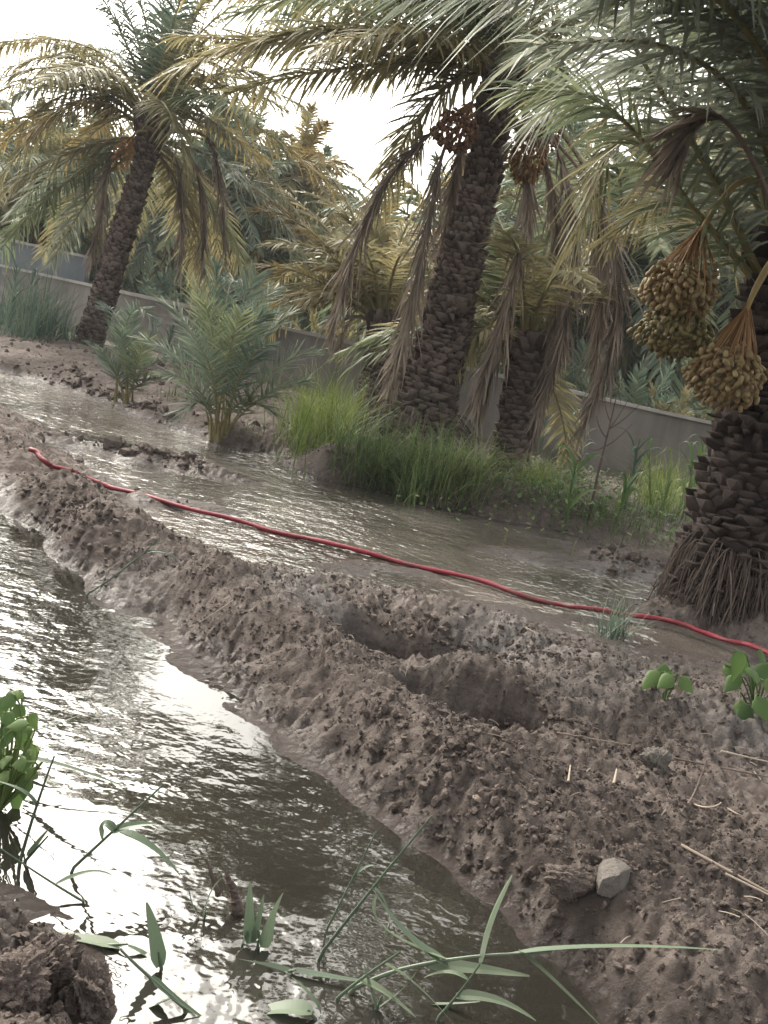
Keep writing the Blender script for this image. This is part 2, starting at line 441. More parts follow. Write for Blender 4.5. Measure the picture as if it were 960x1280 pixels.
def gpos(x, y, dz=0):
    return np.array([x, y, float(height(x, y)) + dz])


def build_ground():
    ys = [.55]
    while ys[-1] < 150:
        y = ys[-1]; ys.append(y + max(.010, .0062 * y if y < 14 else .0062 * 14 + (y - 14) * .06))
    xs = [0.0]
    while xs[-1] < 170:
        x = xs[-1]; xs.append(x + (.010 if x < .9 else .010 + (x - .9) * .010 if x < 9 else .09 + (x - 9) * .12))
    xs = np.array(xs); xs = np.concatenate([-xs[:0:-1], xs]); ys = np.array(ys)
    X, Y = np.meshgrid(xs, ys)
    Z = height(X, Y)
    g = Geo()
    ny, nx = X.shape
    i, j = np.meshgrid(np.arange(ny - 1), np.arange(nx - 1), indexing='ij')
    q = np.stack([i * nx + j, i * nx + j + 1, (i + 1) * nx + j + 1, (i + 1) * nx + j], -1).reshape(-1, 4)
    # dried grey crust on the channel bank
    bank = catmull([at_z(*p, .13)[:2].tolist() + [0] for p in ((300, 715), (470, 765), (560, 785), (700, 825), (820, 860), (980, 900))], 40)[:, :2]
    d = np.sqrt(((np.stack([X, Y], -1)[:, :, None, :] - bank[None, None, ::4]) ** 2).sum(-1)).min(-1)
    crust = np.clip(1.25 - d / .38, 0, 1) * np.clip(.5 + 1.2 * perlin(X * 3, Y * 3, 21), 0, 1)
    g.add(np.stack([X, Y, Z], -1), None, q, 0, crust.ravel())
    o = g.build('ground', M['ground'], smooth=True)
    tag(o, 'brown trampled mud ridges and banks between the flooded ditches', 'ground', kind='structure')


build_ground()
CR = [at_z(*p, 0)[:2] for p in ((20, 555), (110, 640), (195, 695), (300, 765), (410, 830), (590, 950), (760, 1080), (940, 1215))]
e0 = np.array(CR[0]) + (np.array(CR[0]) - CR[1]) * 12; e1 = np.array(CR[-1]) + (np.array(CR[-1]) - CR[-2]) * 8
CR = [e0] + CR + [e1]
for nm, lb, m_, far in (('ditch_water', 'still muddy ditch water in front of the ridge mirroring the pale sky', 'water_still', (-3.0, -1.0)), ('channel_water', 'rippled muddy water flooding the channel under the red hose', 'water', (6.0, 9.0))):
    g = Geo(); n_ = len(CR)
    V = [[c[0], c[1], 0] for c in CR] + [[c[0] + far[0], c[1] + far[1], 0] for c in CR]
    q = [[i, i + 1, n_ + i + 1, n_ + i] for i in range(n_ - 1)]
    if nm == 'ditch_water': q = [f[::-1] for f in q]
    g.add(V, None, q)
    tag(g.build(nm, M[m_]), lb, 'water', kind='structure')

# ------------------------------------------------------------------ palm fronds
def norm(v):
    return v / (np.linalg.norm(v, axis=-1, keepdims=True) + 1e-9)


def frond(name, P, parent, leaf='green', n=64, ll=.38, lw=.022, r0=.03, dry=False, out=None, a0=68, a1=36, droop=.25, pet=.16, spread=1.0, stem=None):
    P = np.asarray(P, float); m = len(P)
    g = Geo()
    t = np.linspace(0, 1, m)
    g.tube(P, r0 * (1 - .82 * t) * (1 + 1.2 * np.clip(.1 - t, 0, 1) * 8), 5, 1, .5)
    T = norm(np.gradient(P, axis=0))
    if out is None: out = norm((P[-1] - P[0]) * np.array([1, 1, 0]))
    U = np.array([0, 0, 1.0]) - .5 * out
    s = np.concatenate([np.linspace(pet, .995, n)] * 2) + rng.uniform(-.3, .3, 2 * n) / n
    s = np.clip(s, 0, 1)
    side = np.concatenate([np.ones(n), -np.ones(n)])
    f = s * (m - 1); i = np.clip(f.astype(int), 0, m - 2); w = (f - i)[:, None]
    B = P[i] * (1 - w) + P[i + 1] * w
    Tt = norm(T[i] * (1 - w) + T[i + 1] * w)
    Sd = norm(np.cross(Tt, U)); Nn = np.cross(Sd, Tt)
    u = (s - pet) / (1 - pet)
    L = ll * np.clip(np.interp(u, [0, .12, .35, .7, 1], [.45, .8, 1, .85, .5]), 0, 1) * rng.uniform(.8, 1.12, 2 * n)
    if dry:
        a = np.radians(rng.uniform(8, 32, 2 * n)); v = np.radians(rng.uniform(-70, 70, 2 * n))
        L = L * np.where(rng.random(2 * n) < .14, .12, rng.uniform(.55, 1.2, 2 * n))
    else:
        a = np.radians(a0 + (a1 - a0) * u + rng.normal(0, 5, 2 * n)); v = np.radians(rng.choice([-12, 8, 26], 2 * n) + rng.normal(0, 5, 2 * n))
    d = Tt * np.cos(a)[:, None] + (Sd * (side * np.cos(v))[:, None] + Nn * np.sin(v)[:, None]) * (np.sin(a) * spread)[:, None]
    d = norm(d)
    wd = norm(np.cross(d, Nn + .35 * rng.normal(0, 1, (2 * n, 3)) * (1 if not dry else 2.5)))
    dz = np.array([0, 0, -1.0]); dr = (droop * rng.uniform(.5, 1.4, 2 * n) * L)[:, None]
    lw = lw * 1.02; ku = [0, .33, .68, 1.0]; kw = [.6, 1, .8, 0]
    rows = []
    for uu, ww in zip(ku, kw):
        c = B + d * (L * uu)[:, None] + dz * dr * uu ** 2
        if dry: c = c + rng.normal(0, .012, c.shape) * uu
        hw = (lw * .5 * ww * rng.uniform(.8, 1.15, 2 * n))[:, None] * wd
        rows += [c + hw, c - hw] if ww > 0 else [c]
    V = np.stack(rows, 1)                       # (2n, 7, 3)
    k = np.arange(2 * n)[:, None] * 7
    q = np.concatenate([k + np.array([0, 1, 3, 2]), k + np.array([2, 3, 5, 4])])
    tr = k + np.array([4, 5, 6])
    var = np.repeat(np.clip(rng.normal(.45, .16, 2 * n) + .15 * (u - .5), 0, 1), 7) + np.tile([0, 0, 0, 0, .05, .05, .15], 2 * n)
    g.add(V.reshape(-1, 3), tr, q, 0, var)
    return g.build(name, [M[leaf], stem or (M['rachis_dry'] if dry else M['rachis'])], parent)


def px_path(Y, pts, n=26):
    """pts: (px, py[, depth offset]) -> smooth 3-D path"""
    P = [at_y(p[0], p[1], Y + (p[2] if len(p) > 2 else 0)) for p in pts]
    return catmull(P, n)


def arc(base, az, el, L, droop, n=22):
    d = np.array([math.cos(el) * math.cos(az), math.cos(el) * math.sin(az), math.sin(el)])
    t = np.linspace(0, 1, n)[:, None]
    return base + d * L * t + np.array([0, 0, -1.0]) * droop * L * t ** 2.2


# ------------------------------------------------------------------ palm trunks
def trunk_mesh(P, rad, sw=.15, sh=.10, out=.05, top_long=1.0, ragged=.25, pale=.35):
    """a cone of fibre covered by a spiral of cut frond bases"""
    P = np.asarray(P, float)
    g = Geo()
    m = len(P)
    seg = np.linalg.norm(np.diff(P, axis=0), axis=1); cum = np.concatenate([[0], np.cumsum(seg)]); LL = cum[-1]
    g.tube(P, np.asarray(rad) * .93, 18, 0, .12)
    rav = float(np.mean(rad)); per = max(6, int(2 * math.pi * rav / (sw * .86)))
    cnt = int(LL / (sh * .72) * per)
    ga = 2 * math.pi / (per + .382)
    for k in range(cnt):
        s = (k + .5) / cnt
        s = min(max(s + rng.normal(0, .10) / max(cnt / per, 1), 0), 1)
        c = np.array([np.interp(s * LL, cum, P[:, a]) for a in range(3)])
        r = np.interp(s * LL, cum, rad)
        i = min(int(np.searchsorted(cum, s * LL)), m - 1); i = max(i, 1)
        ax = norm(P[i] - P[i - 1])
        th = k * ga + rng.normal(0, .07)
        e1 = norm(np.cross(ax, [0, 1, 0.01])); e2 = np.cross(ax, e1)
        n = e1 * math.cos(th) + e2 * math.sin(th); b = np.cross(ax, n)
        lift = max(0, (s - .86) / .14) * top_long
        w = sw * (r / rav) ** .6 * rng.uniform(1 - ragged, 1 + ragged) * .5
        h = sh * rng.uniform(1 - ragged, 1 + ragged) * (1 + 1.3 * lift)
        o = out * rng.uniform(1 - 1.6 * ragged, 1 + 1.6 * ragged) * (1 + .8 * lift)
        tilt = rng.normal(0, .3)
        if rng.random() < .12: o *= .25
        th += rng.normal(0, .05)
        def p(x, y, z):
            return c + n * (r * .95 + z) + b * (x + tilt * y) + ax * y
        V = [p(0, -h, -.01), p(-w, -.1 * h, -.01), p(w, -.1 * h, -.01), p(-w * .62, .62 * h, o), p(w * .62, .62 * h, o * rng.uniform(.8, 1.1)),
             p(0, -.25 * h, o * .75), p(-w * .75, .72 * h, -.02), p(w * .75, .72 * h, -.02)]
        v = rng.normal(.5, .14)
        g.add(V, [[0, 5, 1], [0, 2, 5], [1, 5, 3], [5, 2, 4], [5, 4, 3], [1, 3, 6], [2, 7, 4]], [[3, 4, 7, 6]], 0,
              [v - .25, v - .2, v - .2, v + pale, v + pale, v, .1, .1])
    return g


# ------------------------------------------------------------------ date bunches
def date_mesh(mat, L=.037, r=.0108):
    g = Geo()
    a, b = 7, 10
    th = np.linspace(0, np.pi, a)[1:-1]; ph = np.linspace(0, 2 * np.pi, b, endpoint=False)
    V = [[0, 0, L / 2]]
    for t in th:
        for p_ in ph: V.append([r * math.sin(t) ** .75 * math.cos(p_), r * math.sin(t) ** .75 * math.sin(p_), L / 2 * math.cos(t)])
    V.append([0, 0, -L / 2])
    q, t = [], []
    for i in range(a - 3):
        for j in range(b): q.append([1 + i * b + j, 1 + i * b + (j + 1) % b, 1 + (i + 1) * b + (j + 1) % b, 1 + (i + 1) * b + j][::-1])
    for j in range(b):
        t.append([0, 1 + j, 1 + (j + 1) % b]); t.append([len(V) - 1, 1 + (a - 3) * b + (j + 1) % b, 1 + (a - 3) * b + j])
    g.add(V, t, q, 0, .0)
    return g


DM = {k: date_mesh(k).mesh('date', [M[k]], True) for k in ('date_tan', 'date_olive', 'date_red', 'date_gold', 'date_orange')}


def bunch(parent, knot, centre, rx, rz, mat, n=100, stalk=None, scale=1.0, extra=60, label=None, strands=60, sr=.0024):
    """one hanging bunch: strands (the part), its stalk and each date as sub-parts"""
    knot, centre = np.asarray(knot, float), np.asarray(centre, float)
    g = Geo()
    pts = []
    tot = n + extra
    for k in range(tot):
        z = 1 - 2 * (k + .5) / tot; th = k * 2.399963
        rr = math.sqrt(max(0, 1 - z * z)); q = np.array([rr * math.cos(th) * rx, rr * math.sin(th) * rx, z * rz]) * rng.uniform(.74, 1.04) * (1 + .10 * math.sin(3 * th + 5 * z))
        q[:2] += rng.normal(0, .006 * scale, 2)
        pts.append(centre + q)
    pts = np.array(pts)
    for k in range(strands):
        e = pts[rng.integers(tot)]
        c = knot * .35 + e * .65 + np.array([(e - knot)[0] * .12, (e - knot)[1] * .12, .0])
        g.tube(catmull([knot + rng.normal(0, .006, 3), c, e], 7), np.linspace(sr * 1.2, sr * .7, 7), 4, 0, rng.random())
    b = g.build('date_bunch', M['strand'], parent)
    if label: b['label'] = label
    if stalk is not None:
        s = Geo(); s.tube(catmull(stalk, 16), np.linspace(.022, .014, 16) * scale, 8, 0, .5, .75)
        s.build('stalk', M['stalk'], b, True)
    order = np.argsort(pts[:, 1])            # those that face the ditch
    for rank, k in enumerate(order):
        p = pts[k]; d = norm(p - centre) * np.array([.7, .3, .5]) + np.array([0, 0, -.8]) + rng.normal(0, .55, 3)
        rot = Vector(d).to_track_quat('Z', 'Y').to_matrix().to_4x4()
        mw = Matrix.Translation(Vector(p)) @ rot @ Matrix.Scale(scale * rng.uniform(.88, 1.12), 4)
        if rank < n:
            o = bpy.data.objects.new('date', DM[mat]); COL.objects.link(o); o.parent = b
            o.matrix_parent_inverse = Matrix.Translation(-Vector(parent.location)); o.matrix_basis = mw
            o.matrix_parent_inverse = Matrix.Identity(4)
        else:
            if rank == n: rest = Geo()
            me = DM[mat]; co = np.empty(len(me.vertices) * 3); me.vertices.foreach_get('co', co); co = co.reshape(-1, 3)
            A = np.array(mw); co = co @ A[:3, :3].T + A[:3, 3]
            tri = [list(f.vertices) for f in me.polygons if len(f.vertices) == 3]; qd = [list(f.vertices) for f in me.polygons if len(f.vertices) == 4]
            rest.add(co, tri, qd, 0, rng.random())
    if extra > 0:
        o = rest.build('hidden_dates', M[mat], b, True); o['kind'] = 'stuff'
        o.matrix_parent_inverse = Matrix.Identity(4)
    return b


# NB: parents below all sit at the palm's Empty; children are modelled in world space and carry the inverse of that offset
def fix_children(root):
    def rec(o):
        for ch in o.children:
            if o is not root: ch.matrix_parent_inverse = Matrix.Identity(4)
            rec(ch)
    rec(root)


# ------------------------------------------------------------------ the leaning palm with the long trunk (centre)
def palm_axis(Y, pts, n=24):
    return catmull([at_y(p[0], p[1], Y) for p in pts], n)


def palm(label, base_px, axis_px, widths, sw=.15, sh=.1, out=.05, group=None, name='date_palm', top_long=1.0, ragged=.25, bark='trunk'):
    b = hpt(*base_px); Y = b[1]
    t = thing(name, label, 'palm tree', b, group)
    A = palm_axis(Y, [(p[0], p[1]) for p in axis_px]); A[0, 2] = min(A[0, 2], b[2] - .05)
    sc = Y / F0
    rad = np.interp(np.linspace(0, 1, len(A)), np.linspace(0, 1, len(widths)), widths) * .5 * sc
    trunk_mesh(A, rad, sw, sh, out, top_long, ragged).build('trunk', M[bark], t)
    return t, Y, A


tM, YM, AM = palm('tall leaning date palm with scaly trunk rising out of the green grass clump', (512, 572),
                  [(508, 590), (530, 500), (552, 430), (576, 330), (600, 235), (620, 140), (632, 90)], [108, 88, 68, 56, 47, 39, 37, 38, 38], .105, .05, .036, ragged=.45)
fl = [  # leaf, points, leaflet length, dry
    ('olive', [(630, 95), (480, 80), (295, 114, .3)]), ('olive', [(628, 90), (470, 42, -.3), (300, 62, -.7)]),
    ('green', [(632, 90), (520, 22, .3), (390, -45, .6)]), ('green', [(634, 85), (565, -20), (470, -150)]),
    ('green', [(636, 85), (640, -60, .3), (650, -220, .8)]), ('olive', [(638, 85), (715, -30), (810, -110, .3)]),
    ('olive', [(640, 90), (745, 8, -.2), (880, -20, -.5)]),
    ('olive', [(625, 100), (545, 120, .2), (462, 270, .3)]),
    ('olive', [(626, 92), (540, 45, -.6), (400, 60, -1.3)]), ('green', [(634, 85), (600, -30, -1.0), (545, -50, -2.2)]),
    ('olive', [(638, 90), (660, 40, .9), (700, 160, 1.7)]),
    ('green', [(628, 88), (500, -10, .5), (350, 10, 1.2)]), ('olive', [(634, 88), (610, 20, .8), (560, 40, 1.8)]),
    ('green', [(636, 88), (680, 60, -.7), (705, 140, -1.2)]),
    ('olive', [(630, 92), (430, 62, .2), (225, 45, .4)]), ('olive', [(630, 90), (450, 15, .2), (240, -15, .5)]),
    ('olive', [(630, 90), (420, 38, -.5), (205, 95, -.9)]), ('grey', [(632, 88), (500, 40, .8), (330, 25, 1.4)]), ('green', [(630, 90), (480, -5, -.2), (290, 20, -.4)]),
    ('grey', [(636, 86), (730, 20, .2), (850, 40, .3)]), ('green', [(634, 86), (560, 0, -.6), (420, -10, -1.2)]), ('olive', [(630, 92), (560, 70, .4), (440, 100, .9)]),
    ('olive', [(636, 86), (600, 0, -.4), (480, -30, -.9)]), ('green', [(636, 86), (720, -60, .5), (850, -150, 1)]),
]
for lf, pts in fl:
    frond('frond', px_path(YM, pts), tM, lf, 104, .46, .021, .026, droop=.4)
for pts in ([(622, 120), (560, 150), (486, 222), (445, 310), (413, 420)], [(620, 125), (562, 172, -.2), (538, 265, -.25), (515, 380, -.25), (486, 486, -.25)],
            [(632, 150), (652, 176, -.25), (660, 270, -.3), (628, 400, -.3), (592, 505, -.3)], [(640, 110), (688, 165, .1), (716, 280, .1), (708, 400, .1), (672, 520, .1)],
            [(644, 100), (722, 195, .3), (768, 310, .3), (768, 420, .3), (724, 545, .3)], [(636, 140), (680, 200, .3), (700, 320, .3), (690, 450, .3)],
            [(640, 120), (735, 230, .6), (750, 330, .6), (745, 470, .6)], [(620, 130), (580, 180, .3), (560, 280, .3), (540, 400, .3)]):
    frond('dry_frond', px_path(YM, pts, 30), tM, 'dry', 140, .42, .017, .02, dry=True, droop=.35, pet=.30)
bunch(tM, at_y(590, 128, YM - .3), at_y(570, 165, YM - .35), .165, .15, 'date_red', 100, [at_y(622, 110, YM - .1), at_y(605, 105, YM - .25), at_y(590, 128, YM - .3)], 1.15, 150)
bunch(tM, at_y(655, 135, YM - .3), at_y(661, 192, YM - .32), .15, .24, 'date_gold', 100, [at_y(634, 110, YM - .1), at_y(648, 112, YM - .25), at_y(655, 135, YM - .3)], 1.15, 170)
bunch(tM, at_y(684, 130, YM + .2), at_y(689, 168, YM + .2), .09, .15, 'date_red', 50, [at_y(640, 105, YM), at_y(668, 105, YM + .2), at_y(684, 130, YM + .2)], 1.0, 0)
# fibre skirt and suckers at its foot
g = Geo()
for k in range(150):
    th = rng.uniform(0, 2 * np.pi); b = np.array(tM.location); r = .36
    p0 = b + np.array([r * math.cos(th), r * math.sin(th), rng.uniform(.15, .45)])
    p1 = p0 + np.array([.16 * math.cos(th), .16 * math.sin(th), -rng.uniform(.2, .4)]) + rng.normal(0, .03, 3)
    g.tube(catmull([p0, (p0 + p1) / 2 + np.array([.06 * math.cos(th), .06 * math.sin(th), .05]), p1], 6), rng.uniform(.003, .009), 4, 0, rng.random())
g.build('root_skirt', M['root'], tM)

GAPS = [(385, 548, 118, 235), (15, 125, -40, 45), (690, 730, 160, 215), (560, 690, 130, 235), (800, 960, 250, 520), (720, 960, 330, 520)]
def extra_fronds(t, top, n, L, leaves, ll, lw, r0, lo=-30, nl=70, droop=.3, azs=(0, 6.2832), margin=18):
    made = k = 0
    while made < n and k < n * 6:
        k += 1
        az = azs[0] + (k * 2.399963 + rng.normal(0, .2)) % (azs[1] - azs[0]); e = R(rng.uniform(lo, 82))
        if math.sin(az) < -.3: continue
        l = L * rng.uniform(.85, 1.1)
        P = arc(np.asarray(top) - [0, 0, .25 * (1 - e / 1.4)], az, e, l, .22 + .38 * math.cos(e), 22)
        q = project(P[6:])
        if any(((q[:, 0] > a - margin) & (q[:, 0] < b + margin) & (q[:, 1] > c - margin) & (q[:, 1] < d)).any() for a, b, c, d in GAPS): continue
        frond('frond', P, t, leaves[int(rng.integers(len(leaves)))], nl, ll, lw, r0, droop=droop, out=np.array([math.cos(az), math.sin(az), 0]))
        made += 1


extra_fronds(tM, AM[-1], 5, 2.5, ['olive', 'green', 'olive'], .45, .021, .026, 40, 90, .4, azs=(1.7, 3.6))
# ------------------------------------------------------------------ fat palm at the channel edge
tR, YR, AR = palm('stout date palm with a dark rooty base beside the red hose', (905, 752),
                  [(900, 765), (917, 690), (944, 570), (968, 450), (988, 350), (1000, 300)], [128, 116, 112, 106, 98, 90, 80, 76], .095, .042, .042, ragged=.6, bark='trunk_dark')
for k_, (lf, pts, n_, ll) in enumerate([
    ('green', [(972, 390), (927, 330, -.1), (868, 262, -.2), (796, 168, -.3), (735, 120, -.3), (650, 112, -.3)], 74, .42),
    ('green', [(975, 380), (943, 330, -.1), (905, 245, -.15), (873, 190, -.2), (812, 90, -.3), (760, 10, -.4), (690, -50, -.5)], 80, .46),
    ('green', [(985, 350), (962, 280), (940, 180), (900, 60), (840, -70)], 74, .45),
    ('olive', [(968, 390, .1), (905, 255, .4), (838, 172, .6), (765, 185, .7), (715, 310, .8)], 80, .46),
    ('grey', [(990, 340), (985, 150, -.5), (905, 5, -1.0), (760, -50, -1.4), (560, -35, -1.7)], 120, .55),
    ('grey', [(990, 340), (1000, 120, -.6), (945, -60, -1.1), (800, -95, -1.5), (590, -90, -1.9)], 124, .58),
    ('grey', [(992, 340), (1010, 100, -.7), (990, -80, -1.3), (880, -150, -1.8), (690, -120, -2.2)], 124, .58),
    ('green', [(988, 350), (968, 220, -.2), (920, 115, -.5), (820, 55, -.8), (670, 55, -1.0)], 80, .48),
    ('green', [(988, 350), (985, 200, .1), (962, 85, .1), (900, 40, .1), (800, 80, 0)], 76, .48),
    ('olive', [(985, 350, .1), (950, 250, .5), (900, 130, 1.0), (830, 95, 1.4), (740, 160, 1.7)], 70, .44),
    ('olive', [(985, 350, .2), (960, 270, .7), (930, 190, 1.2), (880, 160, 1.6), (810, 230, 1.9)], 70, .44),
    ('green', [(990, 350), (1000, 240), (985, 120, -.3), (920, 30, -.6), (830, 0, -.9)], 80, .5),
    ('green', [(995, 350), (1040, 220), (1060, 80), (1040, -60)], 60, .5),
    ('olive', [(1000, 350), (1060, 260, .3), (1150, 180, .5), (1280, 220, .7)], 60, .46),
    ('green', [(1000, 350), (1050, 240, -.6), (1120, 160, -1.3), (1200, 220, -2)], 60, .46),
    ('olive', [(975, 392, .2), (938, 350, .5), (890, 290, 1.0), (830, 250, 1.4), (760, 300, 1.7)], 66, .42),
    ('green', [(990, 345), (1010, 160, -.3), (1000, 30, -.6), (930, -40, -.9), (820, -30, -1.2)], 84, .52),
    ('green', [(985, 350, .1), (945, 250, .2), (870, 130, .3), (770, 80, .3), (670, 150, .3)], 80, .46)]):
    frond('frond', px_path(YR, pts, 30), tR, 'grey' if lf == 'green' and k_ % 2 else lf, int(n_ * 1.2), ll, .0175, .022, droop=.4, pet=.2)
extra_fronds(tR, AR[-1], 3, 2.5, ['olive', 'green', 'green'], .45, .026, .026, 40, 76, .35)
frond('dry_frond', px_path(YR, [(990, 340, -.2), (950, 220, -.4), (905, 150, -.5), (868, 160, -.5), (850, 190, -.5)], 26), tR, 'dry', 60, .3, .02, .016, dry=True, pet=.5)
YB = YR - .25
bunch(tR, at_y(877, 285, YB), at_y(848, 362, YB), .165, .125, 'date_tan', 100, [at_y(985, 250, YR), at_y(935, 225, YB), at_y(900, 252, YB), at_y(874, 292, YB)], 1.0, 230, 'tan date bunch above a greener one')
bunch(tR, at_y(868, 318, YB + .04), at_y(840, 417, YB + .04), .16, .105, 'date_olive', 100, None, 1.0, 190, 'greener unripe date bunch')
bunch(tR, at_y(934, 385, YB - .1), at_y(907, 470, YB - .1), .165, .135, 'date_tan', 100, [at_y(1005, 290, YR - .1), at_y(970, 320, YB - .05), at_y(946, 358, YB - .1), at_y(932, 390, YB - .1)], 1.0, 240, 'round tan date bunch on orange strands')
g = Geo()
b = np.array(tR.location)
for k in range(760):
    th = rng.uniform(0, 2 * np.pi); r = .245
    u = np.array([math.cos(th), math.sin(th), 0])
    z0 = rng.uniform(.0, .32)
    p0 = b + u * r + np.array([0, 0, z0]); p1 = b + u * (r + rng.uniform(.005, .035) + .045 * (z0 < .10)) + np.array([0, 0, max(-.06, z0 - rng.uniform(.12, .4))]) + rng.normal(0, .028, 3)
    g.tube(catmull([p0, (p0 + p1) / 2 + u * .02 + np.array([0, 0, .03]), p1], 6), rng.uniform(.0014, .004), 4, 0, rng.random())
g.build('root_skirt', M['root'], tR)

# ------------------------------------------------------------------ the far palm on the high bank
tL, YL, AL = palm('slim date palm leaning on the high bank before the grey wall', (112, 430),
                  [(106, 445), (128, 375), (150, 300), (172, 232), (184, 188), (192, 150)], [36, 30, 28, 28, 25, 22, 27, 36], .11, .055, .032, ragged=.4)
for lf, pts in [('teal', [(192, 150), (188, 60), (160, -50)]), ('teal', [(194, 150), (212, 45, -.3), (250, -60, -.6)]), ('teal', [(190, 150), (158, 55), (105, -40)]),
                ('olive', [(195, 150), (238, 55), (330, -15, .3)]), ('olive', [(198, 152), (262, 70, -.5), (365, 40, -1.0)]), ('olive', [(196, 150), (240, 70, -.4), (310, 60, -.8)]),
                ('gold', [(200, 160), (285, 140, .2), (425, 245, .4)]), ('olive', [(200, 162), (262, 150, -.4), (370, 265, -.8)]), ('gold', [(200, 165), (250, 150, .7), (330, 200, 1.6)]),
                ('olive', [(188, 150), (118, 62), (-5, 55, .3)]), ('olive', [(186, 155), (95, 85, -.4), (-45, 120, -.8)]), ('gold', [(184, 160), (100, 112, .2), (-15, 200, .4)]),
                ('gold', [(182, 166), (112, 128, -.3), (35, 172, -.6)]), ('olive', [(186, 152), (130, 90, -.9), (60, 100, -2)]), ('green', [(188, 150), (150, 70, .9), (80, 70, 1.8)]),
                ('olive', [(192, 150), (200, 80, 1), (240, 60, 2)]), ('teal', [(192, 150), (200, 60, .2), (210, -50, .4)]), ('teal', [(190, 150), (172, 50, .3), (130, -30, .6)]), ('olive', [(195, 150), (230, 40, .2), (300, -50, .3)]), ('olive', [(188, 150), (90, 60, .4), (-40, 70, .8)]), ('olive', [(188, 152), (110, 78, -.2), (10, 85, -.4)]), ('olive', [(198, 155), (270, 110, .3), (360, 140, .6)]), ('gold', [(186, 165), (140, 150, .6), (80, 210, 1.2)]),
                ('green', [(198, 160), (250, 120, -.8), (320, 150, -1.7)]), ('olive', [(186, 158), (110, 96, .5), (10, 110, 1.0)]), ('olive', [(190, 160), (205, 130, -.8), (235, 215, -1.3)]),
                ('olive', [(200, 155), (275, 95, .6), (400, 150, 1.2)]), ('olive', [(184, 162), (90, 130, .3), (-20, 260, .5)])]:
    frond('frond', px_path(YL, pts, 22), tL, lf, 92, .46, .022, .024, droop=.4)
extra_fronds(tL, AL[-1], 18, 2.2, ['olive', 'green', 'olive', 'grey'], .45, .022, .024, -20, 86, .4)
for pts in ([(200, 165), (258, 172), (276, 245), (283, 345)], [(196, 172), (222, 205), (227, 270), (226, 345)], [(198, 172), (240, 200), (254, 262), (253, 340)], [(180, 175), (140, 200), (128, 260), (112, 330)]):
    frond('dry_frond', px_path(YL, pts, 22), tL, 'dry', 60, .4, .028, .024, dry=True, droop=.3, pet=.3)
bunch(tL, at_y(166, 172, YL - .3), at_y(154, 194, YL - .3), .13, .22, 'date_orange', 40, [at_y(184, 165, YL - .2), at_y(172, 165, YL - .3), at_y(166, 172, YL - .3)], 1.1, 0)

# ------------------------------------------------------------------ two short palms beyond the grass
tA, YA, AA = palm('short palm with yellowing crown behind the bright grass clump', (458, 520),
                  [(455, 525), (466, 470), (476, 415), (480, 395)], [28, 26, 28, 34], .11, .055, .035, ragged=.4)
for lf, pts in [('gold', [(476, 400), (395, 295), (318, 262)]), ('gold', [(474, 402), (385, 345, -.3), (315, 335, -.5)]), ('olive', [(475, 402), (420, 325, -.5), (335, 305, -1)]),
                ('olive', [(478, 400), (448, 285), (400, 205)]), ('olive', [(480, 400), (505, 290), (560, 225)]), ('olive', [(482, 402), (540, 335), (600, 320)]),
                ('olive', [(473, 408), (420, 365, -.4), (350, 400, -.7)]), ('olive', [(478, 400), (462, 300, .5), (380, 240, 1.1)]), ('olive', [(484, 404), (530, 370, -.3), (575, 420, -.5)]),
                ('gold', [(478, 400), (472, 290, .3), (500, 210, .6)]), ('olive', [(478, 400), (460, 320, -.8), (430, 300, -1.7)]), ('olive', [(481, 400), (500, 320, -.8), (530, 330, -1.6)]),
                ('olive', [(480, 400), (500, 310, .8), (520, 280, 1.6)]), ('olive', [(474, 404), (400, 330, .6), (330, 370, 1.1)]), ('olive', [(476, 400), (420, 300, .8), (340, 230, 1.5)]),
                ('gold', [(476, 402), (410, 315, .2), (325, 240, .4)]), ('olive', [(474, 406), (400, 375, .3), (330, 425, .6)])]:
    frond('frond', px_path(YA, pts, 20), tA, lf, 54, .36, .026, .022, droop=.25)
extra_fronds(tA, AA[-1], 20, 1.7, ['olive', 'olive', 'gold'], .38, .026, .022, -20, 54, .3)
for pts in ([(474, 408), (445, 395), (430, 420), (425, 445)], [(484, 408), (510, 400), (522, 425), (520, 455)]):
    frond('dry_frond', px_path(YA, pts, 16), tA, 'dry', 40, .3, .024, .02, dry=True)

tB, YB2, AB = palm('short palm with ridged pale trunk rings and hanging dead skirt', (632, 588),
                   [(628, 600), (640, 540), (650, 475), (657, 440), (660, 425)], [36, 34, 34, 38, 36], .13, .055, .045, ragged=.35)
for lf, pts in [('olive', [(655, 430), (635, 330), (585, 250)]), ('green', [(657, 430), (664, 315), (668, 195, .3)]), ('green', [(660, 430), (705, 330), (750, 265)]),
                ('olive', [(661, 434), (725, 375), (800, 365)]), ('olive', [(652, 434), (605, 375), (548, 360)]), ('green', [(657, 430), (690, 300, .4), (705, 190, .8)]),
                ('olive', [(656, 430), (650, 330, -.7), (630, 290, -1.4)]), ('olive', [(660, 430), (690, 350, -.7), (730, 350, -1.4)]), ('green', [(658, 430), (640, 320, .7), (610, 250, 1.4)]),
                ('olive', [(654, 432), (620, 350, .6), (560, 290, 1.1)]), ('olive', [(660, 432), (720, 330, .6), (790, 290, 1.2)]), ('olive', [(652, 436), (610, 410, -.3), (570, 460, -.5)]),
                ('green', [(656, 430), (672, 330, .8), (690, 260, 1.6)])]:
    frond('frond', px_path(YB2, pts, 20), tB, lf, 54, .36, .024, .022, droop=.25)
extra_fronds(tB, AB[-1], 14, 1.6, ['olive', 'green'], .38, .026, .022, 0, 54, .3)
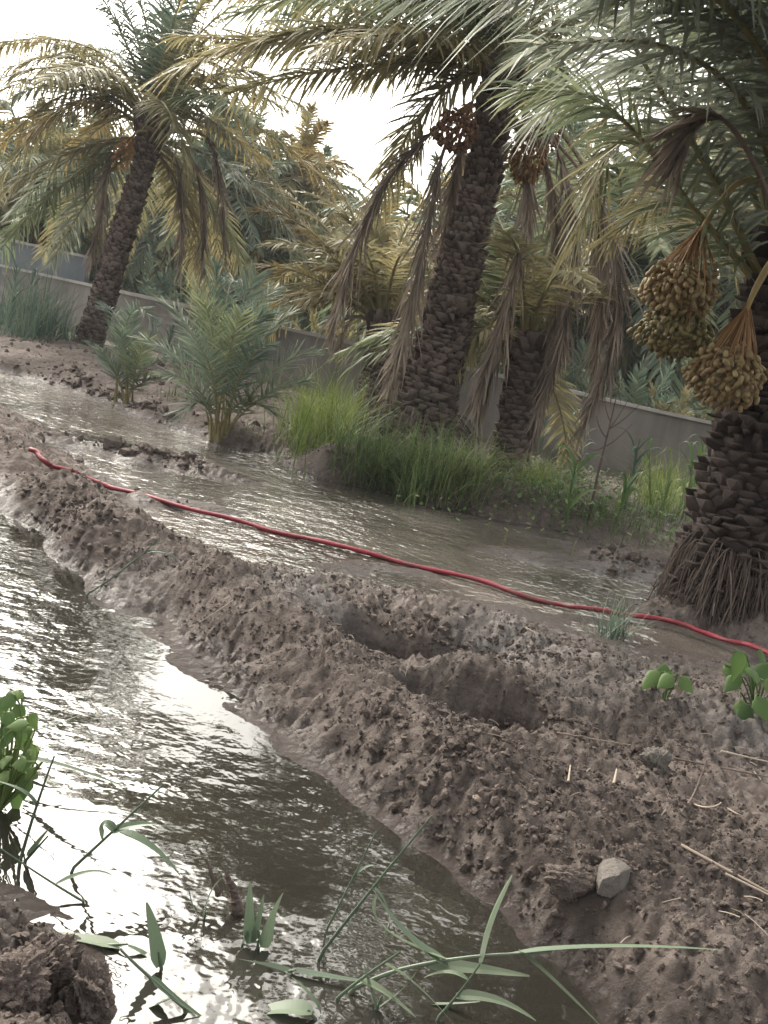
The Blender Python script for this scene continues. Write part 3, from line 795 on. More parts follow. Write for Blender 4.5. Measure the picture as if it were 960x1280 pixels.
for pts in ([(653, 436), (625, 425), (605, 470), (598, 520)], [(661, 436), (690, 430), (680, 490), (655, 560)], [(662, 436), (672, 440), (672, 500), (660, 570)], [(654, 436), (640, 425), (620, 455), (605, 500)]):
    frond('dry_frond', px_path(YB2 + .05, pts, 18), tB, 'dry', 56, .34, .024, .02, dry=True)

# ------------------------------------------------------------------ young trunkless palms
def young(label, base, tips, leaf='teal', ll=.27, n=40, name='young_palm', jit=.12):
    b = hpt(*base); t = thing(name, label, 'young palm', b)
    for (mx, my, tx, ty, dd) in tips:
        P = catmull([b + np.array([rng.normal(0, .04), rng.normal(0, .04), -.03]), at_y(mx, my, b[1] + dd * .5), at_y(tx, ty, b[1] + dd)], 18)
        frond('frond', P, t, leaf if rng.random() < .8 else 'green', n, ll * rng.uniform(.9, 1.15), .012, .009, a0=58, a1=30, droop=.08, pet=.28)
    return t


young('bushy young palm with long upright fronds on the mud bank', (275, 548),
      [(262, 430, 240, 352, .2), (272, 420, 272, 335, .1), (290, 430, 320, 345, .3), (312, 450, 362, 392, .1), (335, 470, 398, 440, -.2), (322, 500, 380, 478, -.4), (250, 440, 205, 378, .3),
       (240, 470, 182, 425, .1), (250, 490, 212, 470, -.4), (285, 450, 300, 395, -.5), (300, 470, 335, 430, -.6), (268, 440, 255, 380, -.5), (295, 430, 345, 360, .6), (258, 450, 225, 400, .7), (280, 400, 292, 350, .8),
       (300, 505, 345, 520, -.3), (255, 505, 225, 520, -.2), (300, 440, 330, 395, -.2), (265, 470, 240, 420, -.7)])
young('smaller young palm beside the slim trunk, one frond arching over', (158, 502),
      [(150, 450, 138, 405, .1), (162, 440, 165, 390, .2), (172, 450, 195, 405, .1), (178, 465, 225, 440, -.1), (145, 465, 112, 430, .1), (158, 450, 150, 415, -.3), (170, 460, 185, 425, -.4), (145, 470, 128, 440, -.3),
       (150, 410, 128, 385, .5), (165, 390, 205, 430, -.3), (176, 480, 215, 470, -.2)], ll=.2)

# ------------------------------------------------------------------ palms beyond the wall
def proto_palm(seed, leaves, nf=30, L=2.6, h=2.6, ll=.5, n=48, dry=4):
    t = thing('far_palm', 'x', 'palm tree', (0, 0, 0))
    A = catmull([[0, 0, -.2], [.1, 0, h * .5], [.05, 0, h]], 14)
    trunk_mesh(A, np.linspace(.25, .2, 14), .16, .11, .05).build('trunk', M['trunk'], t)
    top = np.array([.05, 0, h])
    for k in range(nf):
        az = k * 2.399963 + rng.normal(0, .15); e = R(85 - 125 * (k / nf) ** .8 + rng.normal(0, 6))
        frond('frond', arc(top + np.array([0, 0, .0]), az, e, L * rng.uniform(.85, 1.1), .25 + .35 * math.cos(e), 16), t,
              leaves[int(rng.integers(len(leaves)))], n, ll, .046, .03, droop=.3, out=np.array([math.cos(az), math.sin(az), 0]))
    for k in range(dry):
        az = rng.uniform(0, 6.28); u = np.array([math.cos(az), math.sin(az), 0])
        frond('dry_frond', catmull([top, top + u * .5 + [0, 0, .05], top + u * .75 + [0, 0, -.9], top + u * .7 + [0, 0, -2.0]], 16), t, 'dry', 40, .42, .034, .028, dry=True, pet=.3)
    return t


def proto_bush(leaf, nf=26, L=1.7):
    t = thing('young_palm', 'x', 'young palm', (0, 0, 0))
    for k in range(nf):
        az = k * 2.399963; e = R(82 - 50 * (k / nf) + rng.normal(0, 5))
        frond('frond', arc(np.zeros(3), az, e, L * rng.uniform(.8, 1.1), .12 + .3 * math.cos(e), 14), t, leaf, 34, .28, .026, .018, droop=.1, pet=.25, out=np.array([math.cos(az), math.sin(az), 0]))
    return t


PR = [proto_palm(1, ['green', 'teal', 'olive', 'green'], 44), proto_palm(2, ['olive', 'olive', 'green', 'gold'], 42), proto_palm(3, ['teal', 'teal', 'green'], 46)]
used = [False] * 3
GB = 'date palms standing beyond the grey wall'
def far_palm(i, px, py, Y, label, scale=1.0, rot=None):
    c = at_y(px, py, Y)
    gz = float(height(c[0], Y)); h = c[2] - gz
    src = PR[i]
    o = src if not used[i] else copy_tree(src)
    used[i] = True
    o.location = (c[0], Y, gz + h - 2.6 * scale); o.scale = (scale,) * 3
    o.rotation_euler = (0, 0, rng.uniform(0, 6.28) if rot is None else rot)
    tag(o, label, 'palm tree', GB)
    return o


FAR = []
def far_all():
    for a in [
        (0, 46, 236, 19, 'dark palm with small orange date bunches above the rear wall', .9),
        (1, -40, 190, 21, 'yellowish palm cut by the picture edge past the rear wall', 1.0),
        (2, 112, 232, 25, 'green palm seen between the dark palm and the slim trunk', 1.1),
        (2, 262, 238, 21, 'bluish green palm behind the slim palm\'s hanging dead fronds', 1.0),
        (1, 300, 235, 25, 'olive palm over the bushy young palm, past the wall', 1.1),
        (0, 375, 250, 30, 'palm whose crown tip borders the bright sky gap', 1.0),
        (0, 562, 318, 15.5, 'fresh green palm with wide fronds directly behind the tall leaning trunk', .85),
        (2, 622, 335, 19, 'low green palm glimpsed between the leaning trunk and its dead fronds', 1.0),
        (2, 775, 318, 16, 'green palm whose crown shows left of the hanging date bunches', 1.0),
        (1, 850, 290, 20, 'olive palm standing right behind the hanging date bunches', 1.1),
        (1, 372, 222, 22, 'olive palm filling the view between slim palm and bright sky gap', .75),
        (0, 700, 240, 23, 'palm with pointed top fronds against the sky, past the dead fronds', 1.1),
        (0, 940, 270, 17, 'palm hidden mostly by the stout palm\'s frond stems', 1.0),
        (1, 180, 262, 30, 'hazy palm just beside the slim palm\'s scaly trunk', 1.1),
        (0, 470, 335, 24, 'palm under the sky gap, above the yellowing short palm', .9),
    ]: FAR.append(far_palm(*a))


far_all()
PB = [proto_bush('teal'), proto_bush('olive')]
usedb = [False] * 2
def far_bush(i, px, py, Y, label, scale=1.0):
    c = at_y(px, py, Y); z = float(height(c[0], Y)) - .03
    o = PB[i] if not usedb[i] else copy_tree(PB[i]); usedb[i] = True
    o.location = (c[0], Y, z); o.scale = (scale,) * 3; o.rotation_euler = (0, 0, rng.uniform(0, 6.28))
    tag(o, label, 'young palm', 'young palms behind the wall')


for a in [(0, 95, 330, 18.5, 'bluish young palm poking over the wall near the slim trunk', 1.0), (0, 200, 350, 17.5, 'pale young palm over the wall on the slim trunk\'s other side', 1.05),
          (0, 340, 380, 16.5, 'young palm over the wall above the bushy young palm', .95), (1, 420, 400, 15, 'olive young palm over the wall behind the yellowing short palm', .8),
          (0, 590, 440, 13.5, 'young palm over the wall right of the leaning trunk', .9), (0, 800, 500, 12.2, 'green young palm over the wall below the hanging dates', .95),
          (1, 850, 510, 12.0, 'yellow green young palm at the coping beside the stout palm', .8), (0, 720, 480, 13.5, 'young palm over the wall behind the long dead fronds', 1.0)]:
    far_bush(*a)

# tiny orange bunches on the dark far palm
pd = FAR[0]
bpy.context.view_layer.update()
inv = pd.matrix_world.inverted()
def far_bunch(px, py, Y, r, mat, n):
    c = at_y(px, py, Y); g = Geo()
    k0 = c + np.array([0, 0, r * 2.2])
    for k in range(14): g.tube(catmull([k0, (k0 + c) / 2 + rng.normal(0, r * .3, 3), c + rng.normal(0, r * .6, 3)], 5), .008, 4, 0, rng.random())
    V = np.concatenate(g.V); g.V = [np.array([list(inv @ Vector(v)) for v in a_]) for a_ in g.V]
    b = g.build('date_bunch', M['strand'], pd); b.matrix_parent_inverse = Matrix.Identity(4)
    for k in range(n):
        p = inv @ Vector(c + norm(rng.normal(0, 1, 3)) * r * rng.uniform(.6, 1.1))
        o = bpy.data.objects.new('date', DM[mat]); COL.objects.link(o); o.parent = b; o.location = p; o.scale = (1.6,) * 3; o.rotation_euler = tuple(rng.uniform(0, 3, 3))
far_bunch(42, 276, 18.3, .14, 'date_gold', 30)
far_bunch(28, 252, 18.3, .14, 'date_orange', 30)

# far grove: one mass
g_l, = (Geo(),)
for k in range(120):
    X = rng.uniform(-24, 26); Y = rng.uniform(30, 48)
    px, py = project([[X, Y, 3.0]])[0]
    top = np.array([X, Y, rng.uniform(.6, 4.4) * (Y / 38)])
    if k > 80: X = rng.uniform(-14, 12); Y = rng.uniform(19, 28); top = np.array([X, Y, rng.uniform(.3, 1.6)])
    if 415 < px < 570: top[2] = min(top[2], 1.5)
    for j in range(22):
        az = j * 2.4 + k; e = R(80 - 110 * (j / 22))
        P = arc(top, az, e, 2.6, .25 + .35 * math.cos(e), 8)
        T = norm(np.gradient(P, axis=0)); Sd = norm(np.cross(T, [0, 0, 1.0]))
        n = 26; s = rng.uniform(.1, 1, n * 2) * 7; i = np.minimum(s.astype(int), 6); w = (s - i)[:, None]
        B = P[i] * (1 - w) + P[i + 1] * w; sd = np.where(np.arange(2 * n) % 2, 1, -1)[:, None]
        d = norm(T[i] * .7 + Sd[i] * sd + np.array([0, 0, -.2])) * .6
        wv = norm(np.cross(d, rng.normal(0, 1, (2 * n, 3)))) * .035
        V = np.stack([B + wv, B - wv, B + d], 1)
        g_l.add(V.reshape(-1, 3), np.arange(6 * n).reshape(-1, 3), None, 0, np.repeat(rng.normal(.45, .15, 2 * n), 3))
    g_l.tube([[X, Y, -.2], [X, Y, top[2]]], .22, 7, 1, .4)
tag(g_l.build('palm_grove', [M['green'], M['trunk']]), 'dense far palm grove closing the view behind everything', 'palm grove', kind='stuff')

# ------------------------------------------------------------------ walls
def wall_mat(name, c0, c1):
    m, nt = new_mat(name); L = nt.links.new
    geo = N(nt, 'ShaderNodeNewGeometry')
    n1 = N(nt, 'ShaderNodeTexNoise', i_Scale=.8, i_Detail=5.0, i_Roughness=.6); L(geo.outputs['Position'], n1.inputs['Vector'])
    mp = N(nt, 'ShaderNodeMapping'); mp.inputs['Scale'].default_value = (6, 6, .8); L(geo.outputs['Position'], mp.inputs[0])
    n2 = N(nt, 'ShaderNodeTexNoise', i_Scale=1.0, i_Detail=6.0); L(mp.outputs[0], n2.inputs['Vector'])
    mx = N(nt, 'ShaderNodeMix'); mx.inputs[0].default_value = .5; L(n1.outputs['Fac'], mx.inputs[2]); L(n2.outputs['Fac'], mx.inputs[3])
    rp = ramp(nt, [(.35, c0), (.65, c1)]); L(mx.outputs[0], rp.inputs[0])
    p = N(nt, 'ShaderNodeBsdfPrincipled'); p.inputs['Roughness'].default_value = .9
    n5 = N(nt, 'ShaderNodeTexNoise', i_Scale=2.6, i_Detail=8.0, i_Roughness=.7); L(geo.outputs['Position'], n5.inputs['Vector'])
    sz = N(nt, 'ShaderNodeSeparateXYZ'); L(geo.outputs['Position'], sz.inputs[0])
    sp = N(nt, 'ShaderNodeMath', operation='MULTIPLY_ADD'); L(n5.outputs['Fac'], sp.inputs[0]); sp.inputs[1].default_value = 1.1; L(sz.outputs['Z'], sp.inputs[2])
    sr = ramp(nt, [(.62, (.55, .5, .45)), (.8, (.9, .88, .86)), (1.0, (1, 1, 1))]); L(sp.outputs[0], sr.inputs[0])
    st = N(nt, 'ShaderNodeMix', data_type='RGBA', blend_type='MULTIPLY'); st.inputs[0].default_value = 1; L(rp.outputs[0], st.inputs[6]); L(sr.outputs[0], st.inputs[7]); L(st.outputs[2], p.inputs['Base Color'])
    n3 = N(nt, 'ShaderNodeTexNoise', i_Scale=40.0, i_Detail=4.0); L(geo.outputs['Position'], n3.inputs['Vector'])
    b = N(nt, 'ShaderNodeBump', i_Strength=.3, i_Distance=.01); L(n3.outputs['Fac'], b.inputs['Height']); L(b.outputs[0], p.inputs['Normal'])
    o = N(nt, 'ShaderNodeOutputMaterial'); L(p.outputs[0], o.inputs[0])
    return m


M['wall'] = wall_mat('grey_render', (.13, .12, .113), (.235, .215, .20))
M['wall_blue'] = wall_mat('bluish_render', (.13, .147, .165), (.19, .207, .225))
M['coping'] = wall_mat('pale_coping', (.30, .285, .27), (.42, .40, .38))


def slab(g, A, B, z0, z1, th, wob=.0, n=60, mat=0):
    A, B = np.array([*A, 0.]), np.array([*B, 0.]); d = norm(B - A); nn = np.array([-d[1], d[0], 0])
    t = np.linspace(0, 1, n)[:, None]; C = A + (B - A) * t
    zt = z1 + wob * (perlin(np.linspace(0, 9, n), np.full(n, .3), 5) + .5 * perlin(np.linspace(0, 31, n), np.full(n, .7), 6))
    rows = [C - nn * th / 2, C + nn * th / 2, C + nn * th / 2, C - nn * th / 2]
    V = []
    for r_, zz in zip(rows, (np.full(n, z0), np.full(n, z0), zt, zt)): V.append(np.concatenate([r_[:, :2], zz[:, None]], 1))
    V = np.concatenate(V); q = []
    for k in range(4):
        a, b = k * n, ((k + 1) % 4) * n
        for i in range(n - 1): q.append([a + i, a + i + 1, b + i + 1, b + i])
    q += [[0, n, 2 * n, 3 * n], [n - 1, 4 * n - 1, 3 * n - 1, 2 * n - 1]]
    g.add(V, None, q, mat)


WA, WB = (-16.0, 22.6), (9.0, 6.75)
tW = thing('boundary_wall', 'long low grey rendered wall with thin pale coping running behind the palms', 'wall', (WA[0], WA[1], 0))
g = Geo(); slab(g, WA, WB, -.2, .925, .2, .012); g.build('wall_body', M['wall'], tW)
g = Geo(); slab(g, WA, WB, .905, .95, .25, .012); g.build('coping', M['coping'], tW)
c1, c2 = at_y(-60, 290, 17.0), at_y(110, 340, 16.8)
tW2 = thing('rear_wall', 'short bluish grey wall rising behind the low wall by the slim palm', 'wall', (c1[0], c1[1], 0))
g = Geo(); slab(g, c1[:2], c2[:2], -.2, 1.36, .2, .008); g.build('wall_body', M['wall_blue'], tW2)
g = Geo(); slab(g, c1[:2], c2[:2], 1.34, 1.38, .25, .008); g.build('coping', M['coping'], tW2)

# ------------------------------------------------------------------ hose
hp = [(36, 558, .20), (60, 572, .17), (100, 592, .06), (160, 612, .035), (250, 637, .03), (330, 655, .03), (400, 672, .03), (470, 690, .03), (560, 712, .03), (640, 735, .03),
      (700, 750, .035), (745, 759, .05), (800, 765, .05), (850, 776, .05), (900, 791, .06), (940, 805, .07), (1000, 828, .08), (1080, 850, .12)]
P = catmull([at_z(*p) for p in hp], 170)
hz = height(P[:, 0], P[:, 1]) + .012
P[:, 2] = np.maximum(np.where(hz > .02, np.minimum(hz, P[:, 2] + .06), 0), np.maximum(P[:, 2] - .012, .014))
P[:, 2] = np.convolve(np.pad(P[:, 2], 4, 'edge'), np.ones(9) / 9, 'valid')
tt = np.arange(len(P))
P[:, 0] += .010 * np.sin(tt * .31) + .008 * np.sin(tt * .83); P[:, 1] += .012 * np.sin(tt * .17 + 1) + .009 * np.sin(tt * .47); P[:, 2] += .006 * np.sin(tt * .29 + 2) - .004
g = Geo(); g.tube(P, .0155 * (1 + .10 * np.sin(tt * .9) * np.sin(tt * .17)), 10, 0, .5, .7)
M['hose'] = rough_mat('red_hose', [(.34, (.11, .07, .055)), (.42, (.15, .014, .022)), (.6, (.23, .019, .034)), (.9, (.30, .05, .06))], 7, .5, .3, 45, .1, .35)
tag(g.build('hose', M['hose'], smooth=True), 'long red irrigation hose lying across the flooded channel', 'hose')

# ------------------------------------------------------------------ grass and weeds
def blades(g, pts, hmin, hmax, w, lean=.35, curl=.4, var=(.5, .2), seg=4):
    pts = np.asarray(pts, float); n = len(pts)
    az = rng.uniform(0, 2 * np.pi, n); h = rng.uniform(hmin, hmax, n); ln = np.abs(rng.normal(0, lean, n))
    u = np.stack([np.cos(az), np.sin(az), np.zeros(n)], -1); sd = np.stack([-np.sin(az), np.cos(az), np.zeros(n)], -1)
    rows = []
    for k in range(seg + 1):
        t = k / seg
        c = pts + u * ((ln * t + curl * ln * t ** 3) * h)[:, None] + np.array([0, 0, 1.0]) * (h * (t - .35 * np.minimum(ln, 1) * t ** 2.5))[:, None]
        ww = w * (1 - t) ** .7 * .5
        rows += [c + sd * ww, c - sd * ww] if k < seg else [c]
    V = np.stack(rows, 1); m = 2 * seg + 1; kk = np.arange(n)[:, None] * m
    q = np.concatenate([kk + np.array([2 * k, 2 * k + 1, 2 * k + 3, 2 * k + 2]) for k in range(seg - 1)])
    tr = kk + np.array([2 * seg - 2, 2 * seg - 1, 2 * seg])
    v = np.repeat(np.clip(rng.normal(*var, n), 0, 1), m) + np.tile(np.linspace(-.15, .2, m), n)
    g.add(V.reshape(-1, 3), tr, q, 0, v)


def grass_clump(label, px_poly, n, hmin, hmax, mat, w=.009, lean=.3, var=(.5, .2), jit=.13):
    P = []
    lo, hi = np.min(px_poly, 0), np.max(px_poly, 0)
    cs = [hpt(*p) for p in px_poly]; c = np.mean(cs, 0)
    ex = np.array(cs)
    for k in range(n):
        w_ = rng.dirichlet(np.ones(len(cs)) * .8); p = w_ @ ex + np.array([*rng.normal(0, jit, 2), 0])
        P.append(p)
    P = np.array(P); P[:, 2] = height(P[:, 0], P[:, 1]) - .02
    P = P[P[:, 2] > -.03]; n = len(P)
    cl = .62 + .75 * np.abs(perlin(P[:, 0] * 4.5, P[:, 1] * 4.5, 31)) + .25 * perlin(P[:, 0] * 13, P[:, 1] * 13, 32)
    t = Geo()
    for k in range(0, n, 60):
        sl_ = slice(k, k + 60); order = np.argsort(cl)[sl_]; f = float(cl[order].mean())
        blades(t, P[order] - c, hmin * f, hmax * f * (1.15 if k % 180 else 1.5), w * (1 if k % 120 else .7), lean * (1 if k % 180 else 1.7), .8, (var[0] + rng.normal(0, .14), var[1] * 1.3))
    o = t.build('grass_clump', M[mat]); o.location = tuple(c)
    return tag(o, label, 'grass')


grass_clump('tall bright yellow green grass clump next to the short yellowing palm', [(370, 545), (400, 530), (450, 535), (430, 560), (380, 580)], 1500, .22, .56, 'grass_bright', .009, .42, (.5, .2))
grass_clump('deep green grass thicket around the foot of the tall leaning palm', [(372, 590), (420, 600), (480, 610), (540, 616), (590, 604), (570, 590), (500, 598), (440, 585)], 2100, .14, .46, 'grass', .009, .5, (.45, .2))
grass_clump('bushy green grass in front of the leaning trunk, right side of the thicket', [(500, 618), (550, 630), (600, 615), (580, 600)], 700, .14, .40, 'grass', .009, .5, (.6, .2))
grass_clump('small grass tuft standing in the water beside the hose', [(745, 792), (765, 797), (785, 796)], 130, .08, .2, 'weed_blue', .006, .3, jit=.03)
grass_clump('short teal grass on the bank under the grey wall', [(-10, 425), (30, 420), (70, 420), (95, 428), (0, 405)], 700, .25, .85, 'weed_blue', .016, .3)
grass_clump('loose pale grass between the stout palm and the wall', [(800, 640), (840, 650), (850, 625), (815, 610)], 700, .2, .5, 'weed', .009, .35, (.75, .2))
grass_clump('yellowish grass right of the ridged short palm', [(655, 590), (690, 600), (700, 620), (660, 612)], 450, .1, .28, 'grass_bright', .008, .35, (.7, .2), .08)

grass_clump('bluish grass along the wall foot left of the yellowing short palm', [(345, 470), (390, 465), (440, 460), (420, 480), (360, 490)], 900, .15, .5, 'weed_blue', .014, .45)
grass_clump('dim green grass at the wall foot between the two young palms', [(195, 440), (230, 445), (250, 455), (215, 460)], 350, .15, .4, 'weed_blue', .012, .3, jit=.02)
grass_clump('pale bluish grass against the wall past the ridged short palm', [(670, 560), (700, 560), (730, 570), (690, 575)], 500, .15, .42, 'weed_blue', .011, .45)
# low ground cover, uncountable
g = Geo()
def leaflets(g, C, n, spread, size, zr, var=(.5, .2)):
    for k in range(n):
        p = np.array(C) + np.array([*rng.normal(0, spread, 2), 0]); p[2] = float(height(p[0], p[1])) + rng.uniform(.005, zr)
        az = rng.uniform(0, 6.28); el = rng.normal(.3, .4); s = size * rng.uniform(.6, 1.3)
        d = np.array([math.cos(az) * math.cos(el), math.sin(az) * math.cos(el), math.sin(el)]); w = norm(np.cross(d, [0, 0, 1.0])) * s * .32
        g.add([p, p + d * s * .45 + w, p + d * s, p + d * s * .45 - w], None, [[0, 1, 2, 3]], 0, rng.normal(*var))
for (px, py, n, sp) in [(690, 635, 240, .22), (650, 635, 160, .2), (735, 645, 180, .2), (760, 620, 200, .25), (700, 600, 220, .25), (600, 630, 50, .2), (720, 620, 90, .25), (780, 640, 80, .25), (680, 600, 90, .25), (830, 690, 60, .1),
                        (400, 480, 260, .5), (370, 470, 200, .5), (430, 470, 260, .4), (440, 440, 200, .4), (60, 420, 160, .5), (220, 495, 50, .2), (700, 560, 200, .5), (760, 575, 200, .4), (680, 540, 200, .4), (30, 400, 150, .5)]:
    leaflets(g, hpt(px, py), n, sp, .042, .16)
tag(g.build('ground_cover', M['weed']), 'low leafy weeds spread along the far bank and wall foot', 'weeds', kind='stuff')
g = Geo()
pts = []
for (px, py, n, sp) in [(700, 645, 120, .3), (620, 640, 80, .3), (760, 650, 220, .25), (690, 620, 240, .3), (830, 650, 160, .15), (350, 560, 60, .2), (220, 500, 60, .15), (250, 470, 40, .3), (560, 640, 60, .2), (450, 625, 60, .2), (820, 660, 70, .2), (720, 600, 120, .4), (400, 480, 120, .5)]:
    c = hpt(px, py)
    for k in range(n): pts.append(gpos(c[0] + rng.normal(0, sp), c[1] + rng.normal(0, sp), -.01))
pts = [p for p in pts if p[2] > .0]
blades(g, pts, .06, .22, .007, .5)
tag(g.build('scattered_grass', M['grass']), 'sparse grass blades scattered over the far bank', 'grass', kind='stuff')


def blade_leaf(g, P, w, mat=0, var=.5, fold=.25):
    """long leaf along a path, slightly folded along its midrib"""
    P = np.asarray(P, float); n = len(P); T = norm(np.gradient(P, axis=0))
    sd = np.cross(T, np.array([0, 0, 1.0]) + .25 * rng.normal(0, 1, 3)); sd = norm(sd); nn = np.cross(sd, T)
    t = np.linspace(0, 1, n); ww = w * .5 * np.minimum(1, .45 + 4 * t) * np.clip(1.02 - t, 0, 1) ** .6
    V = np.concatenate([P + sd * ww[:, None] + nn * (ww * fold)[:, None], P, P - sd * ww[:, None] + nn * (ww * fold)[:, None]])
    q = []
    for a, b in ((0, n), (n, 2 * n)):
        for i in range(n - 1): q.append([a + i, a + i + 1, b + i + 1, b + i])
    g.add(V, None, q, mat, np.tile(var + .15 * (t - .5), 3))


def corn(label, base, top, n_leaf, L, w, mat='weed', group=None, name='tall_weed', lean=.9):
    b = hpt(*base); e = at_y(top[0], top[1], b[1]); t = thing(name, label, 'plant', b, group)
    A = catmull([b - [0, 0, .03], (b + e) / 2 + [rng.normal(0, .01), 0, 0], e], 12)
    g = Geo(); g.tube(A, np.linspace(.010, .004, 12), 6, 0, .5); g.build('stem', M[mat], t)
    for k in range(n_leaf):
        s = .2 + .8 * k / n_leaf; p = A[int(s * 11)]; az = k * 2.6 + rng.normal(0, .4)
        u = np.array([math.cos(az), .6 * math.sin(az), 0]); l = L * rng.uniform(.7, 1.1)
        g = Geo(); blade_leaf(g, catmull([p, p + u * l * .4 * lean + [0, 0, l * .5], p + u * l * .85 * lean + [0, 0, l * .35]], 9), w, 0, rng.uniform(.25, .7)); g.build('leaf', M[mat], t)
    return t


GW = 'tall leafy weeds between the channel and the wall'
corn('green maize-like weed with upright leaf tips left of the bare stalk', (710, 648), (722, 575), 7, .32, .035, 'weed', GW)
corn('dark broad-bladed weed rising against the grey wall', (780, 640), (800, 548), 8, .34, .035, 'weed_blue', GW)
corn('spreading weed with two wing-like leaves near the bare stalk', (772, 655), (783, 605), 6, .26, .035, 'weed', GW)
corn('long-leaved weed close to the stout palm\'s edge', (852, 650), (866, 575), 9, .34, .03, 'weed', GW)
corn('arching grassy weed between the dark broad-bladed weed and stout palm', (825, 645), (838, 590), 10, .40, .016, 'weed', GW)
corn('thin pale weed arching above the wall foot by the stout palm', (815, 640), (812, 560), 7, .30, .018, 'grass_bright', GW)
corn('bluish leafy weed right of the ridged short palm trunk', (672, 575), (684, 520), 9, .26, .035, 'weed_blue', GW)
corn('leafy bluish weed beside the yellowing short palm, under the coping', (420, 480), (425, 435), 9, .26, .035, 'weed_blue', GW)
corn('slender bluish weed between bushy young palm and yellowing short palm', (385, 480), (392, 440), 9, .26, .03, 'weed_blue', GW)
corn('dark weed at the yellowing short palm\'s foot', (445, 470), (452, 425), 9, .26, .03, 'weed_blue', GW)
corn('tall blue green weed between the ridged short palm and the bare stalk', (700, 585), (712, 520), 11, .30, .035, 'weed_blue', GW)
corn('bushy blue green weed below the longest dead frond', (722, 590), (730, 545), 11, .28, .03, 'weed_blue', GW)
corn('grassy tall weed tight against the stout palm trunk', (862, 640), (880, 560), 12, .36, .02, 'weed', GW)
corn('dull green weed in front of the leaning stick on the wall', (800, 610), (812, 560), 10, .30, .028, 'weed', GW)
corn('bushy bluish weed between the slim palm and the smaller young palm', (205, 455), (215, 410), 11, .28, .03, 'weed_blue', GW)
corn('leafy bluish weed at the wall foot right of the bushy young palm', (360, 470), (368, 420), 11, .28, .03, 'weed_blue', GW)
GR = 'bluish reeds in front of the low wall at the slim palm'
corn('tall reed before the rear wall, at the picture edge', (8, 418), (22, 330), 12, .5, .035, 'weed_blue', GR, 'reed')
corn('reed leaning beside the tallest reed, below the far dark palm', (32, 418), (42, 335), 12, .5, .035, 'weed_blue', GR, 'reed')
corn('shorter reed of the bluish group, closest to the bare wall face', (52, 420), (58, 378), 10, .4, .03, 'weed_blue', GR, 'reed')
# bare branching stalk
b = hpt(738, 640); t = thing('dead_weed', 'bare dark branching stalk standing before the grey wall', 'plant', b)
g = Geo(); top = at_y(770, 498, b[1])
A = catmull([b - [0, 0, .03], at_y(748, 590, b[1]), at_y(760, 540, b[1]), top], 14); g.tube(A, np.linspace(.012, .004, 14), 6, 0, .3); g.build('stem', M['twig'], t)
for a0_, tip in ((.6, (790, 530)), (.68, (745, 520)), (.75, (785, 500)), (.8, (755, 495)), (.55, (735, 560)), (.7, (800, 505))):
    p = A[int(a0_ * 13)]; e = at_y(*tip, b[1] + rng.normal(0, .08)); g = Geo(); g.tube(catmull([p, (p + e) / 2 + [0, 0, -.02], e], 6), np.linspace(.005, .002, 6), 5, 0, .3); g.build('branch', M['twig'], t)
b = hpt(806, 560); t = thing('dead_weed', 'thin dark stick leaning on the grey wall face', 'stick', b)
g = Geo(); g.tube(catmull([at_y(800, 560, b[1]), at_y(815, 495, b[1])], 6), .012, 6, 0, .2); g.build('stem', M['twig'], t)


# ------------------------------------------------------------------ broad-leaved plants
def broad_leaf(g, base, d, nrm, L, w, var):
    d = norm(np.asarray(d, float)); sd = norm(np.cross(d, nrm)); nn = np.cross(sd, d)
    t = np.linspace(0, 1, 9); ww = w * .5 * np.array([.0, .75, 1.0, 1.0, .9, .72, .5, .25, .0]); ww[1:-1] *= rng.uniform(.9, 1.1, 7)
    C = base + d * (L * t)[:, None] - np.array([0, 0, 1.0]) * (L * .35 * t ** 2)[:, None]
    rows = [C + sd * ww[:, None] + nn * (-.3 * ww)[:, None], C + sd * (.5 * ww)[:, None] + nn * (.02 * ww)[:, None], C - nn * (.12 * ww)[:, None], C - sd * (.5 * ww)[:, None] + nn * (.02 * ww)[:, None], C - sd * ww[:, None] + nn * (-.3 * ww)[:, None]]
    V = np.concatenate(rows); q = []
    for r_ in range(4):
        for i in range(8): q.append([r_ * 9 + i, r_ * 9 + i + 1, (r_ + 1) * 9 + i + 1, (r_ + 1) * 9 + i])
    g.add(V, None, q, 0, np.tile(var + .12 * (t - .5), 5))


def leafy(label, base_px, leaves, L, w, zbase=None, name='leafy_plant', mat='broad', dead=0):
    b = hpt(*base_px) if zbase is None else at_z(base_px[0], base_px[1], zbase); t = thing(name, label, 'plant', b)
    gs = Geo()
    for (px, py, dd) in leaves:
        p = at_y(px, py, b[1] + dd); gs.tube(catmull([b - [0, 0, .02], (b + p) / 2 + [rng.normal(0, .015), rng.normal(0, .015), .03], p], 7), np.linspace(.0032, .0016, 7), 5, 0, .5)
        az = rng.uniform(0, 6.28); u = np.array([math.cos(az), .4 * math.sin(az) - .5, rng.uniform(-1.0, .1)])
        g = Geo(); broad_leaf(g, p, u, np.array([0, -.9, .8]) + rng.normal(0, .3, 3), L * rng.uniform(.75, 1.2), w * rng.uniform(.8, 1.15), rng.uniform(.3, .75)); g.build('leaf', M[mat], t, True)
    gs.build('stem', M['weed'], t)
    for k in range(dead):
        g = Geo(); u = np.array([rng.normal(0, 1), rng.normal(0, .6), -.6]); broad_leaf(g, b + [rng.normal(0, .02), 0, .05], u, np.array([0, -.3, 1.0]), L * .6, w * .5, .5); g.build('dead_leaf', M['straw'], t, True)
    return t


